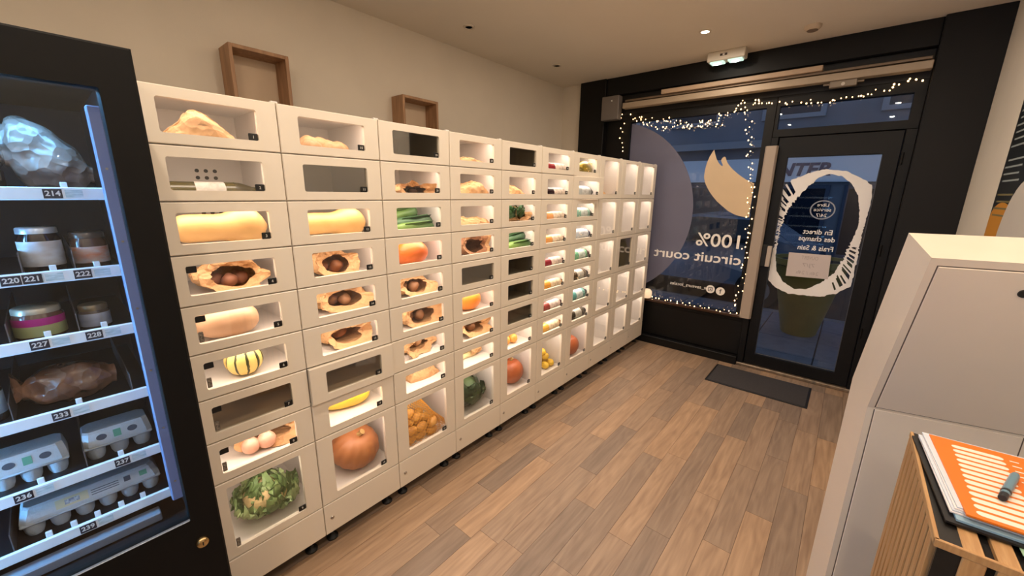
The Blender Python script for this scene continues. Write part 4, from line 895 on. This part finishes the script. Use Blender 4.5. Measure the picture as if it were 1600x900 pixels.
def loaf(i, px0, px1, py, H, d, label, m, seed, lean=0.0, D=.10, ends=True):
    a, b = at(px0, py, 0, d).y, at(px1, py, 0, d).y; L = b-a
    t = thing('bread_bag', label, 'bread', (d, (a+b)/2, vz(i)))
    def fn(u, v):
        th = 2*PI*v; s = u*2-1; k = max(.25, (1-abs(s)**3.2))**.55; H_ = H*(1+lean*-s)
        q = Vector((D/2*math.cos(th)*k, s*L/2, H_*.5*(1+math.sin(th)*k)*(1 if True else 1)))
        q += Vector((nz(q, 26, seed), nz(q, 18, seed+1)*.6, nz(q, 26, seed+2)))*.012; q.z = max(q.z, .0); q.y = max(-L/2-.004, min(L/2+.004, q.y)); return q
    mb = MB(); mb.grid(fn, 22, 28); mb.add([fn(0, j/28) for j in range(28)], [tuple(range(28))]); mb.add([fn(1, j/28) for j in range(28)], [tuple(range(28))])
    mb.build('wrapped_loaf', m, t, smooth='full')
    tw = MB(); tw.grid(lambda u, v: Vector((.035*math.cos(2*PI*v)*(.4+u), -L/2-.018*u+.008, H*(.55+.12*u)+.03*math.sin(2*PI*v)*(.4+u)))+Vector((nz((u, v*6, seed), 2), 0, nz((u, v*6, seed), 3)))*.010, 4, 16)
    tw.build('gathered_end', m, t)
    return t
M_bag = plastic('clear_bread_bag', (168, 150, 138), (116, 92, 78)); M_bag2 = plastic('brown_bread_bag', (150, 108, 82), (100, 66, 48))
loaf(0, 22, 152, 296, .165, .03, 'pale bread loaf in a crinkled clear bag on the top tray', M_bag, 3, lean=.35, D=.11)
loaf(0, -95, 6, 300, .13, .03, 'bagged bread cut off by the left edge on the top tray', M_bag, 9, D=.11)
loaf(3, 40, 192, 635, .105, .06, 'brown bread loaf in printed clear wrapping on the fourth tray', M_bag2, 5, D=.09)
def jar(i, px0, px1, py, H, d, label, glass, lid, lrgb, lrgb2, lz=(.2, .75), lidh=.014, squat=1.0):
    a, b = at(px0, py, 0, d).y, at(px1, py, 0, d).y; R = (b-a)/2
    t = thing('jar', label, 'jar', (d, (a+b)/2, vz(i)))
    MB().lathe([(0, 0), (R*.92, 0), (R, .006), (R, H*.80), (R*.86, H*.90), (R*.84, H-.002), (0, H-.002)], 28).build('glass', mat('jar_%s' % '_'.join(map(str, glass)), glass, .12, coat=.5), t, smooth=True)
    MB().lathe([(R*1.01, H*lz[0]), (R*1.012, H*lz[0]+.001), (R*1.012, H*lz[1]), (R*1.01, H*lz[1]+.001)], 28).build('paper_label', mat('jarlabel_%s' % '_'.join(map(str, lrgb)), lrgb, .5, rgb2=lrgb2, vscale=60, stretch=(.4, .4, 1)), t, smooth=True)
    MB().lathe([(0, H+lidh*.55), (R*.86, H+lidh*.5), (R*.93, H+lidh*.3), (R*.94, H-lidh*.6), (R*.86, H-lidh*.6)], 28).build('lid', mat('lid_%s' % '_'.join(map(str, lid)), lid, .3, .4), t, smooth=True)
    return t
jar(1, 30, 102, 400, .112, .06, 'tall dark preserve jar with white lid on the second tray', (34, 20, 22), (206, 214, 222), (226, 228, 232), (204, 198, 196))
jar(1, 112, 172, 400, .095, .06, 'clear jar with orange and white label on the second tray', (92, 62, 46), (96, 82, 72), (232, 150, 110), (226, 222, 220), lz=(.22, .66))
t = jar(2, 18, 106, 510, .075, .06, 'squat jar with pink and green label on the third tray', (110, 76, 60), (196, 184, 160), (186, 190, 132), (178, 182, 124), lz=(.12, .48))
R_ = t.children[0].dimensions.y/2
a_ = at(18, 510, 0, .06).y; b_ = at(106, 510, 0, .06).y; R_ = (b_-a_)/2
MB().lathe([(R_*1.012, .037), (R_*1.014, .038), (R_*1.014, .055), (R_*1.012, .056)], 28).build('pink_band', mat('magenta_band', (196, 40, 140), .5), t, smooth=True)
jar(2, 122, 174, 495, .060, .06, 'small jar with white label on the third tray', (98, 84, 76), (150, 130, 100), (206, 208, 216), (176, 180, 192), lz=(.14, .72))
jar(3, -60, 14, 640, .10, .06, 'jar with pale label cut off at the left of the fourth tray', (60, 44, 38), (140, 130, 120), (190, 200, 210), (160, 172, 184))
def carton(i, px0, px1, py, d, n, label, D=.10):
    a, b = at(px0, py, 0, d).y, at(px1, py, 0, d).y; L = b-a
    t = thing('egg_carton', label, 'egg carton', (d, (a+b)/2, vz(i)), 0, 'grey pulp egg cartons')
    M_pulp = mat('moulded_pulp', (196, 202, 206), .85, var=.08, vscale=30, bump=.3, bscale=160); M_green = mat('green_print', (96, 160, 130), .7); M_dk = mat('dark_print', (70, 74, 84), .7)
    tray_ = MB(); p = L/n
    for k in range(n):
        for s in (-1, 1): tray_.lathe([(.0, 0), (p*.30, 0), (p*.40, .012), (p*.47, .040)], 10, lambda q, k=k, s=s: q+Vector((s*D*.24, -L/2+p*(k+.5), 0)))
    tray_.bbox(-D/2, D/2, -L/2, L/2, .036, .044, .003); stuff(tray_.build('egg_tray', M_pulp, t, smooth=True))
    lid = MB(); zs = ((.044, 1, 1), (.052, .99, .99), (.080, .80, .93), (.085, .70, .90)); vs = []
    for z, kx, ky in zs:
        hx, hy = D/2*kx, L/2*ky; c = .012
        vs += [(hx-c, -hy, z), (hx, -hy+c, z), (hx, hy-c, z), (hx-c, hy, z), (-hx+c, hy, z), (-hx, hy-c, z), (-hx, -hy+c, z), (-hx+c, -hy, z)]
    fs = [(r*8+k, r*8+(k+1) % 8, (r+1)*8+(k+1) % 8, (r+1)*8+k) for r in range(3) for k in range(8)]+[tuple(range(24, 32))]
    lid.add(vs, fs); lid = lid.build('lid', M_pulp, t)
    sl = lambda y, z, dx=.001: (D/2*(.99-.19*(z-.052)/.028)+dx, y, z)
    if n <= 3:
        for s in (-1, 1):
            h = MB(); h.grid(lambda u, v: sl(s*L*.22+.011*math.cos(2*PI*v)*u, .066+.008*math.sin(2*PI*v)*u), 2, 16); h.build('vent_dimple', M_dk, lid)
        h = MB(); h.grid(lambda u, v: sl(-.008+.016*u, .056+.020*v), 2, 2); h.build('green_stamp', M_green, lid)
    else:
        h = MB(); h.grid(lambda u, v: sl(-L*.26+L*.22*u, .0545+.023*v), 2, 2); h.build('paper_band', mat('cream_band', (206, 196, 160), .7), lid)
        h = MB(); h.grid(lambda u, v: sl(-L*.2+L*.10*u, .060+.012*v, .0016), 2, 2); h.build('barcode_patch', mat('barcode_print', (120, 128, 150), .7, rgb2=(200, 206, 214), vscale=320, stretch=(1, 1, .1)), lid)
        for yy, w_, m_ in ((.22, .05, M_dk), (.34, .06, M_green)):
            h = MB(); h.grid(lambda u, v: sl(L*yy+L*w_*u, .060+.014*v, .0014), 2, 2); h.build('printed_mark', m_, lid)
        for q in range(3):
            h = MB(); h.grid(lambda u, v: sl(L*-.02+L*.2*u, .058+.006*q+.002*v, .0013), 2, 1); h.build('printed_line', M_dk, lid)
    return t
carton(4, -20, 118, 740, .05, 3, 'grey six-egg carton at the left of the fifth tray')
carton(4, 126, 240, 690, .05, 3, 'grey six-egg carton at the right of the fifth tray')
carton(5, 26, 262, 800, .05, 6, 'long grey egg carton with cream band on the lowest tray')

# ------------------------------------------------------------------ wooden box frames on the left wall
def box_frame(y0, y1, z0, z1, dp, label):
    t = thing('box_frame', label, 'frame', (XL, (y0+y1)/2, z0), 0, 'wooden box frames on the wall'); w = (y1-y0)/2; h = z1-z0; th = .020
    for n, a in (('side_board', (0, dp, -w, -w+th, 0, h)), ('side_board', (0, dp, w-th, w, 0, h)), ('top_board', (0, dp, -w+th, w-th, h-th, h)), ('bottom_board', (0, dp, -w+th, w-th, 0, th))): MB().bbox(*a, .002).build(n, M_birch, t)
    MB().box(0, .006, -w+th, w-th, th, h-th).build('back_board', M_birchb, t)
box_frame(.807, 1.115, 1.95, 2.425, .16, 'larger wooden box frame on the wall above the first lockers')
box_frame(1.915, 2.255, 2.0, 2.365, .15, 'smaller wooden box frame on the wall above the third locker')

# ------------------------------------------------------------------ door mat
dm = thing('door_mat', 'dark grey rectangular door mat in front of the glass door', 'door mat', (1.22, 3.94, 0))
MB().bbox(-.385, .385, -.227, .227, .0, .006, .002).build('rubber_edge', M_rubber, dm)
MB().bbox(-.37, .37, -.212, .212, .004, .009, .002).build('pile', mat('charcoal_carpet', (62, 58, 58), .95, var=.3, vscale=160, bump=.6, bscale=500), dm)

# ------------------------------------------------------------------ white terminal (seen from behind)
KX, KY, KTH, KPH, KL, KT, KZ, KW = 1.7785, 1.747, .242, .294, .57, .187, .95, .395
kt = thing('terminal', 'white angular floor-standing terminal leaning over at the right, seen from behind', 'terminal', (KX, KY, 0), KTH)
M_kw = mat('satin_white_metal', (230, 216, 196), .28, var=.02, coat=.2)
Bp = (-math.sin(KPH)*KL, KZ+math.cos(KPH)*KL); Ap = (Bp[0]+KT*math.cos(KPH), Bp[1]+KT*math.sin(KPH))
sec = [(0, 0), (0, KZ), Bp, Ap, (KT, KZ+KT*math.tan(KPH/2)), (KT, 0)]
km = MB().prism(sec, lambda u, v, d: (d, u, v), 0, KW); km.build('body', M_kw, kt)
nU = (-math.cos(KPH), -math.sin(KPH)); dU = (-math.sin(KPH), math.cos(KPH))
def upl(w, l, o): return (w, dU[0]*l+nU[0]*o, KZ+dU[1]*l+nU[1]*o)
def panel(nm, w0, w1, l0, l1, f, m):
    mb = MB(); c = .002
    vs = [f(w0, l0, .0003), f(w1, l0, .0003), f(w1, l1, .0003), f(w0, l1, .0003), f(w0+c, l0+c, .003), f(w1-c, l0+c, .003), f(w1-c, l1-c, .003), f(w0+c, l1-c, .003)]
    mb.add(vs, [(4,5,6,7), (0,1,5,4), (1,2,6,5), (2,3,7,6), (3,0,4,7), (0,3,2,1)]); return mb.build(nm, m, kt)
panel('panel_gap', .018, KW-.018, .004, KL-.022, lambda w, l, o: upl(w, l, o*.2), mat('gap_shadow_grey', (96, 84, 74), .6))
up_ = panel('access_panel', .021, KW-.021, .006, KL-.025, upl, M_kw)
panel('panel_gap', .018, KW-.018, .03, KZ-.004, lambda w, l, o: (w, -o*.2, l), MATS['gap_shadow_grey'])
panel('lower_panel', .021, KW-.021, .033, KZ-.004, lambda w, l, o: (w, -o, l), M_kw)
ck = MB(); c0, c1 = Vector(upl(.205, KL-.085, .003)), Vector(upl(.205, KL-.085, .007)); ck.cyl(c0, c1, .012, .011, 18); ck.build('panel_lock', M_rubber, kt)

# ------------------------------------------------------------------ slatted stand with brochures
SX0, SX1, SY0, SY1, SZ = 1.825, 2.205, .88, 1.29, 1.10
st = thing('slatted_stand', 'wood-slat stand with black felt gaps holding brochures at lower right', 'stand', (SX0, SY0, 0))
M_felt = mat('black_felt', (16, 14, 13), .95, var=.2, vscale=60, bump=.3); M_slat = mat('oak_slat', (196, 150, 98), .5, rgb2=(172, 126, 78), vscale=5, stretch=(30, 30, 2)); M_slaty = mat('oak_slat_top', (198, 156, 106), .5, rgb2=(176, 132, 84), vscale=5, stretch=(30, 2, 30))
W_, D_ = SX1-SX0, SY1-SY0
MB().box(.010, W_, .010, D_, .02, SZ-.010).build('felt_core', M_felt, st)
MB().box(.006, W_, .006, D_, 0, .03).build('base_board', M_slat, st)
n = 10
ml = MB().bbox(0, .011, 0, .027, .03, SZ-.012, .0015).mesh('side_slat', M_slat)
for i in range(n): link('slat', ml, st, (0, .022+i*.0395, 0))
mf = MB().bbox(0, .027, 0, .011, .03, SZ-.012, .0015).mesh('front_slat', M_slat)
for i in range(9): link('slat', mf, st, (.034+i*.0385, 0, 0))
mt = MB().bbox(0, .0245, .004, D_-.004, SZ-.011, SZ, .0015).mesh('top_slat', M_slaty)
for i in range(9): link('slat', mt, st, (.033+i*.0385, 0, 0))
MB().bbox(0, .006, 0, D_, SZ-.013, SZ+.0015, .001).build('edge_strip', M_slaty, st); MB().bbox(0, W_, -.001, .005, SZ-.013, SZ+.0015, .001).build('edge_strip', M_slat, st)
MB().box(.006, .033, .006, D_, SZ-.006, SZ-.001).build('corner_tape', mat('black_tape', (20, 17, 15), .4, var=.3, vscale=40), st)
MB().box(.006, .034, .004, .010, .03, SZ-.013).build('corner_tape', MATS['black_tape'], st)
zt = SZ+.002
def sheet(nm, label, cat, quad, z0, th, m, grp=None):
    """flat paper object from four plan corners, slightly wavy"""
    c = Vector((sum(q[0] for q in quad)/4, sum(q[1] for q in quad)/4)); t = thing(nm, label, cat, (c.x, c.y, z0), 0, grp)
    def f(u, v, z): 
        p = (Vector(quad[0])*(1-u)+Vector(quad[1])*u)*(1-v)+(Vector(quad[3])*(1-u)+Vector(quad[2])*u)*v
        return (p.x-c.x, p.y-c.y, z)
    mb = MB(); mb.prism([(0, 0), (1, 0), (1, 1), (0, 1)], lambda u, v, d: f(u, v, d), 0, th); mb.build('sheets', m, t); return t, f
zo = SZ+.024
nl = at(1510, 804, 2, zo); fl_ = at(1449, 673, 2, zo)
ax = Vector((fl_.x-nl.x, fl_.y-nl.y)); ax.normalize(); bx = Vector((ax.y, -ax.x)); Lo = min(.297, (Vector((fl_.x, fl_.y))-Vector((nl.x, nl.y))).length)
N0 = Vector((nl.x, nl.y))
def quad(o_, w, l, a=0.0):
    b2, a2 = (Vector((bx.x*math.cos(a)-bx.y*math.sin(a), bx.x*math.sin(a)+bx.y*math.cos(a))), Vector((ax.x*math.cos(a)-ax.y*math.sin(a), ax.x*math.sin(a)+ax.y*math.cos(a))))
    p = N0+bx*o_[0]+ax*o_[1]; return [tuple(p), tuple(p+b2*w), tuple(p+b2*w+a2*l), tuple(p+a2*l)]
sheet('green_leaflet', 'pale green leaflet sticking out under the folder', 'leaflet', quad((.06, -.030), .16, .20, -.05), zt, .001, mat('green_leaflet_paper', (126, 168, 134), .6, rgb2=(150, 186, 156), vscale=60))
sheet('black_folder', 'black folder lying under the orange catalogue', 'folder', quad((-.024, -.012), .235, Lo+.02), zt+.0015, .004, mat('black_card', (22, 20, 20), .5))
sheet('blue_brochure', 'light blue glossy brochure under the white papers', 'brochure', quad((-.010, -.004), .20, Lo-.01), zt+.006, .004, mat('blue_gloss_paper', (146, 178, 196), .3))
for i in range(4): sheet('white_papers', '%s sheet bundle of the white paper stack under the orange catalogue' % ('lowest', 'second', 'third', 'topmost')[i], 'papers', quad((-.016+.003*i, .010+.003*i), .21, Lo-.012, .012*(i % 2)), zt+.0105+.0026*i, .0024, mat('white_paper_%d' % (i % 2), ((226, 218, 214), (206, 212, 220))[i % 2], .7))
oc, of = sheet('orange_catalogue', 'orange catalogue with white rounded bars on its cover', 'catalogue', quad((.0, .0), .21, Lo), zo-.0025, .0035, mat('orange_cover', (232, 118, 22), .4, var=.04))
def flat(nm, pts, z, m): mb = MB(); mb.prism(pts, lambda u, v, d: of(u, v, d), z, z+.0003); return mb.build(nm, m, oc)
M_ow = mat('white_cover_print', (240, 226, 210), .5)
for i in range(13):
    v = .055+.070*i; u0 = .07+.006*i; u1 = u0+.36; hw = .023; ru = hw*Lo/.21
    pts = [(u1-ru+ru*math.sin(PI*k/8), v-.02*0+hw*math.cos(PI*k/8)-.0) for k in range(9)]+[(u0+ru-ru*math.sin(PI*k/8), v-hw*math.cos(PI*k/8)) for k in range(9)]
    flat('printed_bar', pts, .0036, M_ow)
    flat('printed_dash', [(u1+.04, v-.006), (u1+.10, v-.006), (u1+.10, v+.006), (u1+.04, v+.006)], .0036, M_ow)
pz = zo+.002
p1, p2 = at(1566, 779, 2, pz+.006), at(1587, 742, 2, pz+.006); dv = (p2-p1); dv.z = 0; PL = dv.length; dv.normalize(); PL = min(max(PL, .10), .135)
pe = thing('pen', 'stubby blue-grey pen lying on the orange catalogue', 'pen', (p1.x, p1.y, pz), math.atan2(dv.y, dv.x))
MB().lathe([(0, .018), (.0062, .018), (.0066, .03), (.0066, PL-.01), (.005, PL), (0, PL)], 16, lambda p: Vector((p.z, p.x, p.y+.0066))).build('barrel', mat('blue_grey_pen', (104, 136, 152), .35), pe, smooth=True)
MB().lathe([(0, 0), (.0055, 0), (.0060, .002), (.0060, .018), (0, .018)], 16, lambda p: Vector((p.z, p.x, p.y+.0066))).build('tip_cap', mat('dark_pen_cap', (24, 28, 34), .4), pe, smooth=True)
MB().lathe([(.0068, .026), (.0070, .027), (.0070, .033), (.0068, .034)], 16, lambda p: Vector((p.z, p.x, p.y+.0066))).build('grip_ring', MATS['dark_pen_cap'], pe, smooth=True)

# ------------------------------------------------------------------ poster on the right wall
po = thing('poster', 'dark poster with pale text lines and an orange shape on the right wall', 'poster', (XR-.002, 3.40, 1.15))
MB().box(-.008, 0, -.62, 0, 0, 1.22).build('poster_board', mat('dark_teal_print', (22, 28, 30), .4), po)
M_pl = mat('pale_print', (150, 160, 160), .6)
for i in range(17):
    if i in (7, 12): continue
    z = .98-.035*i; y1 = -.03-.012*(i % 3); MB().box(-.0088, -.008, y1-.26-.05*((i*7) % 5)/5, y1, z, z+.009).build('text_line', M_pl if i < 12 else mat('dim_print', (120, 110, 70), .6), po)
MB().prism([(-.62, 0), (0, 0), (0, .40)]+[(-.22+.22*math.cos(PI*k/20*.9), .40+.09*math.sin(PI*k/20)) for k in range(1, 20)]+[(-.43, .36), (-.62, .33)], lambda u, v, d: (d, u, v), -.0086, -.008).build('orange_shape', mat('amber_print', (206, 140, 40), .5), po)
MB().prism([(-.50+.26*math.cos(2*PI*k/32), .30+.30*math.sin(2*PI*k/32)) for k in range(32)], lambda u, v, d: (d, u, v), -.0094, -.0086).build('white_shape', mat('pale_shape_print', (206, 200, 190), .5), po)
for i in range(3): MB().box(-.0096, -.009, -.20, -.07+.01*i, .30-.03*i, .307-.03*i).build('text_line', mat('brown_print', (120, 76, 24), .6), po)
